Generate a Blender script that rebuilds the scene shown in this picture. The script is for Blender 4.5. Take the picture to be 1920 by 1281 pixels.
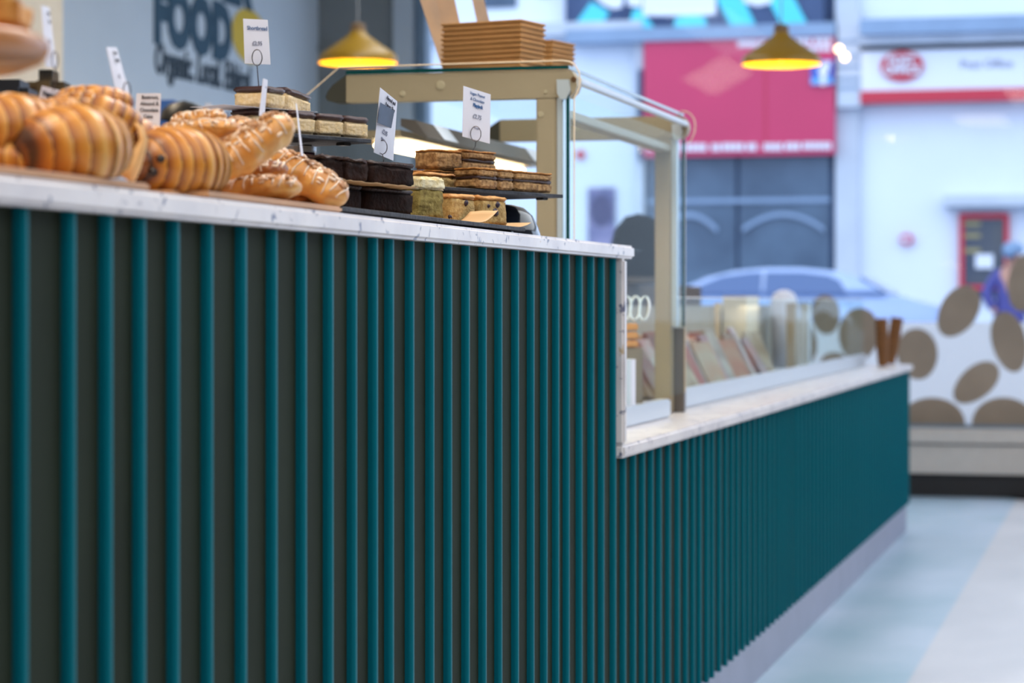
import bpy, bmesh, math, random
from mathutils import Vector, Matrix, noise
random.seed(7)
PI = math.pi
for o in list(bpy.data.objects): bpy.data.objects.remove(o)
S = bpy.context.scene
C = S.collection

# ------------------------------------------------------------------ camera
TH = math.atan(1165/4500.0)          # counter runs 14.5 degrees to the right of the lens axis
CT, ST = math.cos(TH), math.sin(TH)
F, HZ, CZ = 4500.0, 568.0, 1.03
cam = bpy.data.cameras.new('camera'); camo = bpy.data.objects.new('camera', cam); C.objects.link(camo)
camo.location = (0, 0, CZ); camo.rotation_euler = (PI/2, 0, TH)
cam.sensor_width = 36; cam.lens = 36*F/1920; cam.shift_y = (HZ-640.5)/1920
cam.clip_end = 200
cam.dof.use_dof = True; cam.dof.focus_distance = 3.7; cam.dof.aperture_fstop = 5.0
S.camera = camo
# ------------------------------------------------------------------ light
def lin(c): return c/12.92 if c <= .04045 else ((c+.055)/1.055)**2.4
def rgb(r, g, b): return (lin(r/255), lin(g/255), lin(b/255), 1)
w = bpy.data.worlds.new('overcast sky'); S.world = w; w.use_nodes = True
wn = w.node_tree; bg = wn.nodes['Background']
tc = wn.nodes.new('ShaderNodeTexCoord'); sp = wn.nodes.new('ShaderNodeSeparateXYZ'); rp = wn.nodes.new('ShaderNodeValToRGB')
wn.links.new(tc.outputs['Generated'], sp.inputs[0]); wn.links.new(sp.outputs['Z'], rp.inputs[0])
rp.color_ramp.elements[0].color = (.50, .62, .82, 1); rp.color_ramp.elements[1].color = (.82, .90, 1.0, 1)
wn.links.new(rp.outputs[0], bg.inputs[0]); bg.inputs[1].default_value = 2.8
def area(name, loc, rot, sx, sy, power, col):
    l = bpy.data.lights.new(name, 'AREA'); l.shape = 'RECTANGLE'; l.size = sx; l.size_y = sy; l.energy = power; l.color = col
    o = bpy.data.objects.new(name, l); C.objects.link(o); o.location = loc; o.rotation_euler = rot; return o
WARM = (1.0, .82, .60); NEUT = (1.0, .93, .86)
area('ceiling_light_pastry', (-1.5, 1.4, 2.9), (0, .0, 0), .5, 1.6, 42, WARM)
area('counter_fill', (-.9, 4.2, 2.9), (0, 0, 0), .4, 1.6, 34, NEUT)  # unseen light added above the counter, no fitting modelled
area('ceiling_light_back_wall', (-3.4, 6.3, 2.95), (0, -.5, 0), .4, 1.6, 26, WARM)
area('room_fill', (1.8, 4.5, 3.15), (0, 0, 0), 4.5, 12, 270, (.86, .93, 1.0))  # broad unseen fill added to brighten the floor and room
area('cabinet_lamp_light', (-1.46, 5.4, 1.34), (0, 0, 0), .06, 1.0, 3.0, (1, .80, .55))
area('low_cabinet_fill', (-1.40, 8.0, 1.02), (0, 0, 0),   .05, 3.2, 1.0, (1, .84, .62))  # added to brighten the posts and food; the low cabinet has no lamp
area('aisle_fill', (-2.8, 9.5, 2.95), (0, 0, 0), .5, 3, 30, (.85, .92, 1.0))  # cool unseen fill added over the service aisle
S.view_settings.view_transform = 'Standard'; S.view_settings.look = 'None'
S.view_settings.exposure = 0.0; S.view_settings.gamma = 1.0; S.view_settings.use_curve_mapping = False
S.cycles.max_bounces = 10; S.cycles.transparent_max_bounces = 24; S.cycles.caustics_refractive = False; S.cycles.caustics_reflective = False
S.cycles.use_denoising = True; S.cycles.sample_clamp_indirect = 6

# ------------------------------------------------------------------ measuring helpers (photo pixel -> place in the room)
RV = Vector((CT, ST, 0)); FV = Vector((-ST, CT, 0)); UV = Vector((0, 0, 1)); CAM = Vector((0, 0, CZ))
def ray(px, py): return RV*((px-960)/F) + FV + UV*((HZ-py)/F)
def W(px, py, Z): return CAM + ray(px, py)*Z
def onX(px, py, x): r = ray(px, py); return CAM + r*(x/r.x)
def onY(px, py, y): r = ray(px, py); return CAM + r*(y/r.y)
def onZ(px, py, z): r = ray(px, py); return CAM + r*((z-CZ)/r.z)

# ------------------------------------------------------------------ material helpers
def newmat(name):
    m = bpy.data.materials.new(name); m.use_nodes = True
    return m, m.node_tree, m.node_tree.nodes['Principled BSDF']
def mat(name, col, rough=.6, metal=0, var=0.0, scale=20, bump=0.0, bscale=60, col2=None, spec=.5, coat=0, emit=0, trans=0):
    m, t, b = newmat(name)
    b.inputs['Base Color'].default_value = col; b.inputs['Roughness'].default_value = rough; b.inputs['Metallic'].default_value = metal
    b.inputs['Specular IOR Level'].default_value = spec; b.inputs['Coat Weight'].default_value = coat
    if emit: b.inputs['Emission Color'].default_value = col; b.inputs['Emission Strength'].default_value = emit
    co = None
    if var or bump or col2:
        co = t.nodes.new('ShaderNodeTexCoord')
    if var or col2:
        n = t.nodes.new('ShaderNodeTexNoise'); n.inputs['Scale'].default_value = scale; n.inputs['Detail'].default_value = 6
        t.links.new(co.outputs['Object'], n.inputs['Vector'])
        r = t.nodes.new('ShaderNodeValToRGB'); r.color_ramp.elements[0].position = .35; r.color_ramp.elements[1].position = .65
        c2 = col2 if col2 else tuple(min(1, c*(1+var)) for c in col[:3])+(1,)
        c1 = col if col2 else tuple(c*(1-var) for c in col[:3])+(1,)
        r.color_ramp.elements[0].color = c1; r.color_ramp.elements[1].color = c2
        t.links.new(n.outputs['Fac'], r.inputs[0]); t.links.new(r.outputs[0], b.inputs['Base Color'])
    if bump:
        n2 = t.nodes.new('ShaderNodeTexNoise'); n2.inputs['Scale'].default_value = bscale; n2.inputs['Detail'].default_value = 5
        t.links.new(co.outputs['Object'], n2.inputs['Vector'])
        bp = t.nodes.new('ShaderNodeBump'); bp.inputs['Strength'].default_value = bump; bp.inputs['Distance'].default_value = .004
        t.links.new(n2.outputs['Fac'], bp.inputs['Height']); t.links.new(bp.outputs[0], b.inputs['Normal'])
    return m
def glass(name, tint=(.95, .985, .975, 1), ior=1.10):
    m = bpy.data.materials.new(name); m.use_nodes = True; t = m.node_tree; t.nodes.clear()
    o = t.nodes.new('ShaderNodeOutputMaterial'); mx = t.nodes.new('ShaderNodeMixShader')
    tr = t.nodes.new('ShaderNodeBsdfTransparent'); gl = t.nodes.new('ShaderNodeBsdfGlossy'); fr = t.nodes.new('ShaderNodeLayerWeight')
    tr.inputs[0].default_value = tint; gl.inputs['Roughness'].default_value = .02; fr.inputs['Blend'].default_value = .5
    pw = t.nodes.new('ShaderNodeMath'); pw.operation = 'POWER'; pw.inputs[1].default_value = 5; ma = t.nodes.new('ShaderNodeMath'); ma.operation = 'MULTIPLY_ADD'; ma.inputs[1].default_value = ior-1; ma.inputs[2].default_value = .006
    t.links.new(fr.outputs['Facing'], pw.inputs[0]); t.links.new(pw.outputs[0], ma.inputs[0])
    t.links.new(ma.outputs[0], mx.inputs[0]); t.links.new(tr.outputs[0], mx.inputs[1]); t.links.new(gl.outputs[0], mx.inputs[2]); t.links.new(mx.outputs[0], o.inputs[0])
    return m
def frosted(name, col):
    m = bpy.data.materials.new(name); m.use_nodes = True; t = m.node_tree; t.nodes.clear()
    o = t.nodes.new('ShaderNodeOutputMaterial'); mx = t.nodes.new('ShaderNodeMixShader')
    d = t.nodes.new('ShaderNodeBsdfDiffuse'); tl = t.nodes.new('ShaderNodeBsdfTranslucent')
    d.inputs[0].default_value = col; tl.inputs[0].default_value = col; mx.inputs[0].default_value = .55
    t.links.new(d.outputs[0], mx.inputs[1]); t.links.new(tl.outputs[0], mx.inputs[2]); t.links.new(mx.outputs[0], o.inputs[0])
    return m
def vcolmat(name, rough=.45, bump=.3, bscale=120, var=.12, coat=0):
    m, t, b = newmat(name)
    a = t.nodes.new('ShaderNodeVertexColor'); a.layer_name = 'bake'
    co = t.nodes.new('ShaderNodeTexCoord'); n = t.nodes.new('ShaderNodeTexNoise'); n.inputs['Scale'].default_value = 45; n.inputs['Detail'].default_value = 5
    t.links.new(co.outputs['Object'], n.inputs['Vector'])
    mr = t.nodes.new('ShaderNodeMapRange'); mr.inputs['To Min'].default_value = 1-var*2; mr.inputs['To Max'].default_value = 1+var*2
    t.links.new(n.outputs['Fac'], mr.inputs[0])
    mx = t.nodes.new('ShaderNodeVectorMath'); mx.operation = 'MULTIPLY'
    t.links.new(a.outputs[0], mx.inputs[0]); t.links.new(mr.outputs[0], mx.inputs[1]); t.links.new(mx.outputs[0], b.inputs['Base Color'])
    n2 = t.nodes.new('ShaderNodeTexNoise'); n2.inputs['Scale'].default_value = bscale; n2.inputs['Detail'].default_value = 6
    t.links.new(co.outputs['Object'], n2.inputs['Vector'])
    bp = t.nodes.new('ShaderNodeBump'); bp.inputs['Strength'].default_value = bump; bp.inputs['Distance'].default_value = .002
    t.links.new(n2.outputs['Fac'], bp.inputs['Height']); t.links.new(bp.outputs[0], b.inputs['Normal'])
    b.inputs['Roughness'].default_value = rough; b.inputs['Coat Weight'].default_value = coat; b.inputs['Coat Roughness'].default_value = .25
    return m
def marble(name):
    m, t, b = newmat(name)
    co = t.nodes.new('ShaderNodeTexCoord')
    mp = t.nodes.new('ShaderNodeMapping'); t.links.new(co.outputs['Object'], mp.inputs[0])
    v = t.nodes.new('ShaderNodeTexNoise'); v.inputs['Scale'].default_value = 38; v.inputs['Detail'].default_value = 3; v.inputs['Distortion'].default_value = .6
    t.links.new(mp.outputs[0], v.inputs['Vector'])
    r = t.nodes.new('ShaderNodeValToRGB'); e = r.color_ramp.elements
    e[0].position = .31; e[0].color = rgb(120, 120, 140); e[1].position = .375; e[1].color = rgb(222, 214, 212)
    x = e.new(.70); x.color = rgb(222, 216, 216); x = e.new(.76); x.color = rgb(196, 172, 140)
    t.links.new(v.outputs['Fac'], r.inputs[0])
    n = t.nodes.new('ShaderNodeTexNoise'); n.inputs['Scale'].default_value = 9; n.inputs['Detail'].default_value = 8
    t.links.new(mp.outputs[0], n.inputs['Vector'])
    r2 = t.nodes.new('ShaderNodeValToRGB'); r2.color_ramp.elements[0].color = rgb(205, 203, 212); r2.color_ramp.elements[1].color = (1, 1, 1, 1); r2.color_ramp.elements[1].position = .6
    t.links.new(n.outputs['Fac'], r2.inputs[0])
    mx = t.nodes.new('ShaderNodeVectorMath'); mx.operation = 'MULTIPLY'
    t.links.new(r.outputs[0], mx.inputs[0]); t.links.new(r2.outputs[0], mx.inputs[1]); t.links.new(mx.outputs[0], b.inputs['Base Color'])
    b.inputs['Roughness'].default_value = .35
    return m
M = dict(
 teal=mat('teal satin paint', rgb(0, 99, 112), .42, spec=.07),
 olive=mat('dark olive backing board', rgb(29, 38, 26), .7, spec=.15, var=.12, scale=5),
 marble=marble('speckled marble'),
 plinth=mat('brushed plinth', rgb(150, 150, 168), .45, .3, var=.05, scale=8),
 cream=mat('cream coated metal', rgb(164, 147, 121), .4, .1, var=.04, scale=5),
 silver=mat('satin aluminium', rgb(205, 212, 220), .35, .5),
 dgrey=mat('grey anodised metal', rgb(120, 112, 108), .4, .5),
 black=mat('black plastic', rgb(24, 24, 26), .4), charcoal=mat('charcoal end cap', rgb(58, 55, 46), .5),
 glass=glass('clear glass'), wglass=glass('shop window glass', (.97, .985, 1, 1), 1.5),
 edge=mat('green glass edge', rgb(8, 66, 66), .15, coat=.3), gedge=mat('pale glass edge', rgb(225, 205, 175), .2, trans=.3),
 bolt=mat('bronze bolt', rgb(110, 80, 55), .4, .6), boss=mat('cover cap', rgb(175, 160, 132), .4),
 white=mat('white paper card', rgb(224, 226, 240), .7), ink=mat('dark ink', rgb(40, 42, 60), .8), inkb=mat('blue ink', rgb(60, 100, 150), .8), inkg=mat('grey ink', rgb(140, 145, 165), .8),
 wire=mat('steel wire', rgb(120, 115, 120), .25, 1), slate=mat('slate', rgb(44, 48, 58), .7, var=.3, scale=40, bump=.6, bscale=90),
 kraft=mat('kraft board', rgb(186, 140, 88), .75, var=.08, scale=12), kraftb=mat('kraft board grey brown', rgb(160, 132, 108), .8, var=.12, scale=9, col2=rgb(190, 150, 112)),
 parch=mat('baking parchment', rgb(205, 165, 118), .6, var=.05), wood=mat('pale wooden board', rgb(196, 150, 110), .55, var=.12, scale=6, bump=.1),
 choc=mat('dark chocolate', rgb(34, 18, 16), .3, bump=.3, bscale=50, coat=.2), brownie=mat('brownie crumb', rgb(32, 16, 12), .85, spec=.15, var=.35, scale=60, bump=.8, bscale=120),
 brownie_top=mat('brownie crust', rgb(48, 25, 18), .5, spec=.3, var=.4, scale=70, bump=.9, bscale=90),
 oat=mat('oat flapjack', rgb(120, 84, 46), .8, scale=110, col2=rgb(186, 146, 96), bump=1.0, bscale=130),
 oat_top=mat('toasted oats', rgb(150, 90, 32), .7, scale=90, col2=rgb(200, 142, 70), bump=1.0, bscale=120),
 date=mat('dark date filling', rgb(58, 36, 38), .45, var=.3, scale=60, bump=.4),
 sponge=mat('green flecked sponge', rgb(112, 92, 36), .85, scale=80, col2=rgb(170, 150, 84), bump=1.0, bscale=120),
 frosting=mat('oat cream topping', rgb(214, 190, 130), .7, scale=70, col2=rgb(238, 228, 196), bump=1.0, bscale=80),
 blond=mat('blondie crumb', rgb(158, 122, 68), .85, scale=110, col2=rgb(196, 166, 108), bump=.9, bscale=150),
 crust=mat('flaky golden crust', rgb(176, 112, 50), .6, scale=60, col2=rgb(214, 160, 96), bump=1.0, bscale=60),
 berry=mat('blueberry', rgb(40, 22, 44), .4),
 shortb=mat('shortbread crumb', rgb(220, 190, 138), .85, scale=140, col2=rgb(232, 208, 170), bump=.8, bscale=160),
 mchoc=mat('milk chocolate top', rgb(66, 42, 44), .35, bump=.3, bscale=60, coat=.1), caramel=mat('caramel', rgb(170, 98, 36), .4, var=.1),
 icing=mat('sugar icing', rgb(226, 202, 180), .25, coat=.3), nut=mat('chopped pecans', rgb(150, 98, 58), .6, scale=120, col2=rgb(210, 170, 130), bump=.7),
 pastry=vcolmat('baked pastry', .42, .4, 90, .12, .3),
 lamp=mat('mustard enamel', rgb(150, 112, 8), .4), lampn=mat('lamp neck', rgb(120, 92, 60), .5),
 lampin=mat('lamp glow', (1.0, .50, .005, 1), .5, emit=1.15), cordm=mat('white cord', rgb(150, 150, 150), .6),
 wallm=mat('pale wall paint', rgb(196, 204, 212), .8, var=.02, scale=3), wallc=mat('cream tile', rgb(238, 218, 190), .7, var=.03),
 greyw=mat('grey panelled wall', rgb(140, 142, 142), .8, var=.02), navy=mat('navy lettering', rgb(22, 66, 88), .7), yellow=mat('yellow disc', rgb(216, 178, 50), .7), scriptm=mat('script lettering', rgb(52, 66, 78), .8),
 ceil=mat('ceiling', rgb(220, 215, 205), .9, var=.01), brownw=mat('brown wall', rgb(96, 82, 58), .8, var=.05),
 hull=mat('navy bowl', rgb(24, 34, 50), .12, coat=.6), frame=mat('window frame grey blue', rgb(120, 140, 160), .6), skirt=mat('black skirting', rgb(30, 28, 30), .6), bench=mat('cream bench', rgb(196, 188, 180), .6, var=.03),
 film=frosted('frosted film', rgb(242, 243, 246)), bean=mat('printed brown bean', rgb(152, 136, 120), .7, var=.12, scale=3), beand=mat('bean crease', rgb(116, 98, 80), .7),
)
# ------------------------------------------------------------------ object helpers
def link(name, me, m, parent=None, smooth=False):
    o = bpy.data.objects.new(name, me); C.objects.link(o)
    if m is not None:
        for mm in (m if isinstance(m, (list, tuple)) else [m]): me.materials.append(mm)
    if parent is not None: o.parent = parent
    if smooth:
        for p in me.polygons: p.use_smooth = True
    return o
def obj(name, bm, m, parent=None, smooth=False):
    bmesh.ops.recalc_face_normals(bm, faces=bm.faces)
    me = bpy.data.meshes.new(name); bm.to_mesh(me); bm.free(); return link(name, me, m, parent, smooth)
def tag(o, label, cat, group=None, kind=None):
    o['label'] = label; o['category'] = cat
    if group: o['group'] = group
    if kind: o['kind'] = kind
    return o
def thing(name, label, cat, loc=(0, 0, 0), rotz=0, group=None):
    o = bpy.data.objects.new(name, None); C.objects.link(o); o.location = loc; o.rotation_euler = (0, 0, rotz); o.empty_display_size = .05
    return tag(o, label, cat, group)
def struct(o, label=None): 
    o['kind'] = 'structure'
    if label: o['label'] = label
    return o
def box(bm, x0, x1, y0, y1, z0, z1, bev=0, seg=2, mi=0):
    r = bmesh.ops.create_cube(bm, size=1)
    vs = r['verts']
    for v in vs: v.co = Vector(((x0+x1)/2+v.co.x*(x1-x0), (y0+y1)/2+v.co.y*(y1-y0), (z0+z1)/2+v.co.z*(z1-z0)))
    fs = set(f for v in vs for f in v.link_faces)
    for f in fs: f.material_index = mi
    if bev:
        es = list(set(e for v in vs for e in v.link_edges))
        bmesh.ops.bevel(bm, geom=es, offset=bev, segments=seg, affect='EDGES')
    return vs
def bx(name, m, x0, x1, y0, y1, z0, z1, parent=None, bev=0, seg=2):
    bm = bmesh.new(); box(bm, min(x0, x1), max(x0, x1), min(y0, y1), max(y0, y1), min(z0, z1), max(z0, z1), bev, seg); return obj(name, bm, m, parent)
def tube(bm, pts, r, n=8, cap=True):
    pts = [Vector(p) for p in pts]; rings = []
    rr = r if isinstance(r, (list, tuple)) else [r]*len(pts)
    prev = None
    for i, p in enumerate(pts):
        d = (pts[min(i+1, len(pts)-1)]-pts[max(i-1, 0)]).normalized()
        if prev is None:
            a = d.cross(Vector((0, 0, 1)))
            if a.length < .1: a = d.cross(Vector((1, 0, 0)))
        else: a = prev - d*prev.dot(d)
        a.normalize(); prev = a; b = d.cross(a)
        rings.append([bm.verts.new(p+(a*math.cos(2*PI*k/n)+b*math.sin(2*PI*k/n))*rr[i]) for k in range(n)])
    for i in range(len(rings)-1):
        for k in range(n): bm.faces.new((rings[i][k], rings[i][(k+1) % n], rings[i+1][(k+1) % n], rings[i+1][k]))
    if cap: bm.faces.new(rings[0][::-1]); bm.faces.new(rings[-1])
def lathe(bm, prof, n=32, ctr=(0, 0, 0), closed=False):
    c = Vector(ctr); rings = []
    for r, z in prof:
        rings.append([bm.verts.new(c+Vector((max(r, 1e-4)*math.cos(2*PI*k/n), max(r, 1e-4)*math.sin(2*PI*k/n), z))) for k in range(n)])
    for i in range(len(rings)-1):
        for k in range(n): bm.faces.new((rings[i][k], rings[i][(k+1) % n], rings[i+1][(k+1) % n], rings[i+1][k]))
def prism(bm, pts, off):
    """polygon pts (3D) pushed along off"""
    a = [bm.verts.new(p) for p in pts]; b = [bm.verts.new(Vector(p)+off) for p in pts]; n = len(a)
    bm.faces.new(a); bm.faces.new(b[::-1])
    for i in range(n): bm.faces.new((a[i], a[(i+1) % n], b[(i+1) % n], b[i]))
def text(s, size, m, parent, mtx, ext=.0004, bold=0, shear=0, align='CENTER', name='lettering', sx=1, spacing=1):
    cu = bpy.data.curves.new(name, 'FONT'); cu.body = s; cu.size = size; cu.align_x = align; cu.extrude = ext; cu.offset = bold; cu.shear = shear; cu.space_character = spacing; cu.resolution_u = 3
    tmp = bpy.data.objects.new('lettering', cu); C.objects.link(tmp); me = bpy.data.meshes.new_from_object(tmp)
    bpy.data.objects.remove(tmp); me.materials.clear(); me.materials.append(m); o = bpy.data.objects.new(name, me); C.objects.link(o)
    o.matrix_world = mtx @ Matrix.Diagonal((sx, 1, 1, 1))
    if parent is not None:
        pm = Matrix.Translation(parent.location) @ parent.rotation_euler.to_matrix().to_4x4()
        o.parent = parent; o.matrix_parent_inverse = pm.inverted()
    return o
def frame(o, x, y):
    x = Vector(x).normalized(); z = x.cross(Vector(y)).normalized(); y = z.cross(x)
    return Matrix(((x.x, y.x, z.x, o[0]), (x.y, y.y, z.y, o[1]), (x.z, y.z, z.z, o[2]), (0, 0, 0, 1)))

# ------------------------------------------------------------------ heights
XF = -.968                       # front edge of the marble
TOPZ, TOPB = 1.144, 1.118        # high worktop
LOWZ, LOWB = .750, .724          # low worktop
YHE = onX(1190, 470, XF).y       # end of the high worktop
YPE = onX(1176, 600, XF).y       # far side of the upright end slab
YEND = 11.0
XS = XF-.014                     # face of the battens

# ------------------------------------------------------------------ room shell
YW = 13.15
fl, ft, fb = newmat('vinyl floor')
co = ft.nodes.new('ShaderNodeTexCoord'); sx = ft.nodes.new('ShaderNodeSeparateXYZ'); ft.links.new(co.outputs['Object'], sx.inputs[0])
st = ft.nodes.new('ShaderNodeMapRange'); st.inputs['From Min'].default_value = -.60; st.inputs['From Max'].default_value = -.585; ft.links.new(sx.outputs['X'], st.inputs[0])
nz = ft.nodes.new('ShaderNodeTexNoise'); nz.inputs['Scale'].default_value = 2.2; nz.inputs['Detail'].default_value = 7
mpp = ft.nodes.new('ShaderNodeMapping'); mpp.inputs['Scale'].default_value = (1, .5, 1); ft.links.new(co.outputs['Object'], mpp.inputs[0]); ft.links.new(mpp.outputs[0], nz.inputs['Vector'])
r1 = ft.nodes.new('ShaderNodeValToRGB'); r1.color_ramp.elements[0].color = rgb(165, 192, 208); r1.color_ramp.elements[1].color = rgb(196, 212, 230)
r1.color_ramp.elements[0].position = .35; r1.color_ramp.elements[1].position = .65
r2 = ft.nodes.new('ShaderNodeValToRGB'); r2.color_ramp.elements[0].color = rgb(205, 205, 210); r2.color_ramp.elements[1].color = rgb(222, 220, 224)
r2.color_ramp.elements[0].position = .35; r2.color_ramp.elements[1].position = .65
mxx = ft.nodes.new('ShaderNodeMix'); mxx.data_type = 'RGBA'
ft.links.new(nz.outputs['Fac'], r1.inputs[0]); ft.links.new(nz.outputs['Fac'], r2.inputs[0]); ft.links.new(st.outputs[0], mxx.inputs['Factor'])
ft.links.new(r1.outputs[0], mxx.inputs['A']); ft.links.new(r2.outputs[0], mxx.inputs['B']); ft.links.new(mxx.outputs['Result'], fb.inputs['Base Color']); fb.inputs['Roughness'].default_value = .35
XL, XR, YB = -4.56, 5.0, -4.0
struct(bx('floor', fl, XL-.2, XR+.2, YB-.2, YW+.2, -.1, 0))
struct(bx('ceiling', M['ceil'], XL-.2, XR+.2, YB-.2, YW+.3, 3.2, 3.35))
struct(bx('wall_left', M['wallm'], XL-.2, XL, YB, YW, 0, 3.2))
struct(bx('wall_back', M['brownw'], XL, XR, YB-.2, YB, 0, 3.2))
struct(bx('wall_right', M['brownw'], XR, XR+.2, YB, YW-3.5, 0, 3.2))
# front wall: solid grey part on the left, then glazing
xg = onY(741, 100, YW).x; xs2 = onY(777, 100, YW).x; xs3 = onY(797, 100, YW).x
gw = struct(bx('wall_front', M['greyw'], XL, xg, YW, YW+.2, 0, 3.2))
p0 = onY(524, 88, YW); p1 = onY(660, 88, YW)
bm = bmesh.new()
box(bm, p0.x, p0.x+.03, YW-.02, YW, .1, p0.z, .004); box(bm, p0.x, p1.x, YW-.02, YW, p0.z-.03, p0.z, .004); box(bm, p1.x-.03, p1.x, YW-.02, YW, .1, p0.z, .004)
box(bm, p0.x+.1, p1.x-.1, YW-.012, YW, .2, p0.z-.1, .003)
obj('door_panel', bm, M['greyw'], gw)
wf = struct(thing('window_1', 'shop front window', 'window', (0, 0, 0)))
del wf['category']
bm = bmesh.new()
box(bm, xg, xs2, YW-.04, YW+.2, 0, 3.2); obj('window_post', bm, M['silver'], wf)
bm = bmesh.new(); box(bm, xs2, xs3, YW, YW+.14, .35, 3.2, .01); box(bm, XR-.08, XR, YW, YW+.14, .35, 3.2, .01); box(bm, xs3, XR, YW, YW+.14, 3.08, 3.2, .01); box(bm, xs3, XR, YW, YW+.14, .33, .37, .005)
obj('window_frame', bm, M['frame'], wf)
bm = bmesh.new(); box(bm, xs3, XR, YW+.06, YW+.068, .35, 3.1); obj('window_pane', bm, M['wglass'], wf)
# low bench under the window with black skirting
bn = thing('window_bench', 'low cream bench running under the shop window above black skirting', 'bench', (0, YW, 0))
def put(o, par): o.parent = par; o.matrix_parent_inverse = Matrix.Translation(par.location).inverted(); return o
put(bx('seat_board', M['bench'], xs3, XR, YW-.30, YW, .285, .355, bev=.008), bn)
put(bx('front_panel', M['bench'], xs3, XR, YW-.27, YW, .125, .278), bn)
put(bx('skirting', M['skirt'], xs3, XR, YW-.24, YW, .0, .125), bn)
# curved dark door mat edge at the far right of the floor
bm = bmesh.new(); pts = []
for k in range(13):
    px = 1690+k*30; py = 924+(k/8)**2*11
    p = onZ(px, py, .004); pts.append(Vector((p.x, p.y, .001)))
pts += [Vector((pts[-1].x, YW-.25, .001)), Vector((pts[0].x, YW-.25, .001))]
prism(bm, pts, Vector((0, 0, .005)))
tag(obj('floor_mat', bm, mat('dark mat', rgb(62, 66, 76), .9, var=.1)), 'dark grey entrance mat with a curved edge below the window bench', 'mat')
# frosted film with coffee beans
wd = thing('window_film', 'frosted film with brown coffee bean prints on the shop window', 'window film', (0, YW, 0))
zt = .925
bm = bmesh.new(); box(bm, xs3, XR-.1, YW+.052, YW+.056, .365, zt); put(obj('film', bm, M['film']), wd)
def bean(px, py, rw, rh, ang, cut=None):
    c = onY(px, py, YW+.045); s = c.y/CT/F
    bm = bmesh.new(); ps = []
    for k in range(40):
        a = 2*PI*k/40; ex = rw*math.cos(a)*(1+.06*math.sin(a)); ez = rh*math.sin(a)
        x = ex*math.cos(ang)-ez*math.sin(ang); z = ex*math.sin(ang)+ez*math.cos(ang)
        ps.append(Vector((c.x+x*s, c.y, max(c.z+z*s, .367))))
    prism(bm, ps, Vector((0, .003, 0)))
    b = put(obj('coffee_bean', bm, M['bean']), wd)
    bm = bmesh.new(); L = []; R = []
    for k in range(13):
        t = -0.82+1.64*k/12; off = .10*math.sin(t*3.5); wv = .085*(1-t*t)+.02
        for arr, sg in ((L, -1), (R, 1)):
            ex = rw*(off+sg*wv); ez = rh*t
            x = ex*math.cos(ang)-ez*math.sin(ang); z = ex*math.sin(ang)+ez*math.cos(ang)
            arr.append(Vector((c.x+x*s, c.y-.003, max(c.z+z*s, .367))))
    prism(bm, L+R[::-1], Vector((0, .002, 0)))
    cr = obj('crease', bm, M['beand']); cr.parent = b; cr.matrix_parent_inverse = Matrix.Translation((0, YW, 0)).inverted()
for a in [(1797, 584, 33, 50, -.55), (1922, 530, 30, 52, -.2), (1892, 641, 30, 55, .22), (1720, 664, 36, 46, .1), (1830, 718, 28, 48, -.85), (1748, 798, 58, 50, 0), (1882, 800, 56, 52, 0),
          (1610, 627, 36, 48, -.1), (1548, 590, 26, 36, .1), (1570, 700, 30, 40, .5), (1500, 640, 30, 44, .3), (1990, 640, 32, 50, .6), (1980, 760, 34, 50, -.5), (1400, 640, 32, 46, .4), (1300, 620, 32, 46, -.4)]:
    bean(*a)

# ------------------------------------------------------------------ back-of-house wall: lettering, cream pier
xw = XL+.004
cp = onX(120, 100, XL).y
struct(bx('wall_pier', M['wallc'], XL, XL+.35, 2.0, onX(118, 100, XL+.35).y, 0, 3.2))
sg = thing('wall_lettering', 'large shop name and slogan lettering on the pale wall behind the counter', 'sign', (xw, 11, 2))
def walltext(s, px, py, h, m, bold=0, shear=0, nm='lettering', sx_=1, sp=1):
    p = onX(px, py, xw)
    return text(s, h, m, sg, frame(p, (0, 1, 0), (0, 0, 1)), .003, bold, shear, 'LEFT', nm, sx_, sp)
walltext('FOOD', 289, 71, .37, M['navy'], .026, 0, 'large_word', .93, 1.06)
walltext('ER', 418, -6, .37, M['navy'], .026, 0, 'large_word', .93, 1.06)
walltext('Organic. Local. Ethical', 290, 134, .205, M['scriptm'], .006, .15, 'slogan', .70, 1.0)
bm = bmesh.new(); c = onX(468, 68, xw); ps = [Vector((c.x-.002, c.y+.26*math.cos(2*PI*k/40), c.z+.145*math.sin(2*PI*k/40))) for k in range(40)]
prism(bm, ps, Vector((.002, 0, 0))); yd = obj('yellow_disc', bm, M['yellow']); yd.parent = sg; yd.matrix_parent_inverse = Matrix.Translation(sg.location).inverted()

# ------------------------------------------------------------------ the counter
ct = thing('serving_counter', 'long teal battened shop counter with a grey plinth under marble worktops', 'counter', (XS, 5, 0))
CO = Matrix.Translation(ct.location).inverted()
def cpart(o): o.parent = ct; o.matrix_parent_inverse = CO; return o
ZB = .122
XB = XS-.011
bm = bmesh.new(); box(bm, XB-.02, XB, .8, YPE-.03, ZB+.005, TOPB); box(bm, XB-.02, XB, YPE-.03, YEND-.02, ZB+.005, LOWB)
box(bm, XB-.55, XB-.02, YEND-.05, YEND-.03, ZB, LOWB); cpart(obj('backing_panel', bm, M['olive']))
cpart(bx('plinth', M['plinth'], XB-.5, XB-.0, .8, YEND-.06, 0, ZB+.01))
px_list = [56,145,214,276,339,402,465,522,577,627,671,710,740,778,815.6,849,882,913.5,943,974,1003,1027.5,1049.6,1069,1093,1114.6,1134,1156,1174.5,1193,1210,1226,1241,1258,1275.5,1290.6,1304,1316,1330,1340,1353,1365]
ys = [onX(p, 600, XS).y for p in px_list]
d = .093
ys = [ys[0]-d*k for k in range(9, 0, -1)] + ys
while ys[-1]+d < YEND-.03: ys.append(ys[-1]+d+random.uniform(-.006, .006))
WB, DB, RB = .013, .011, .006
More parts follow.
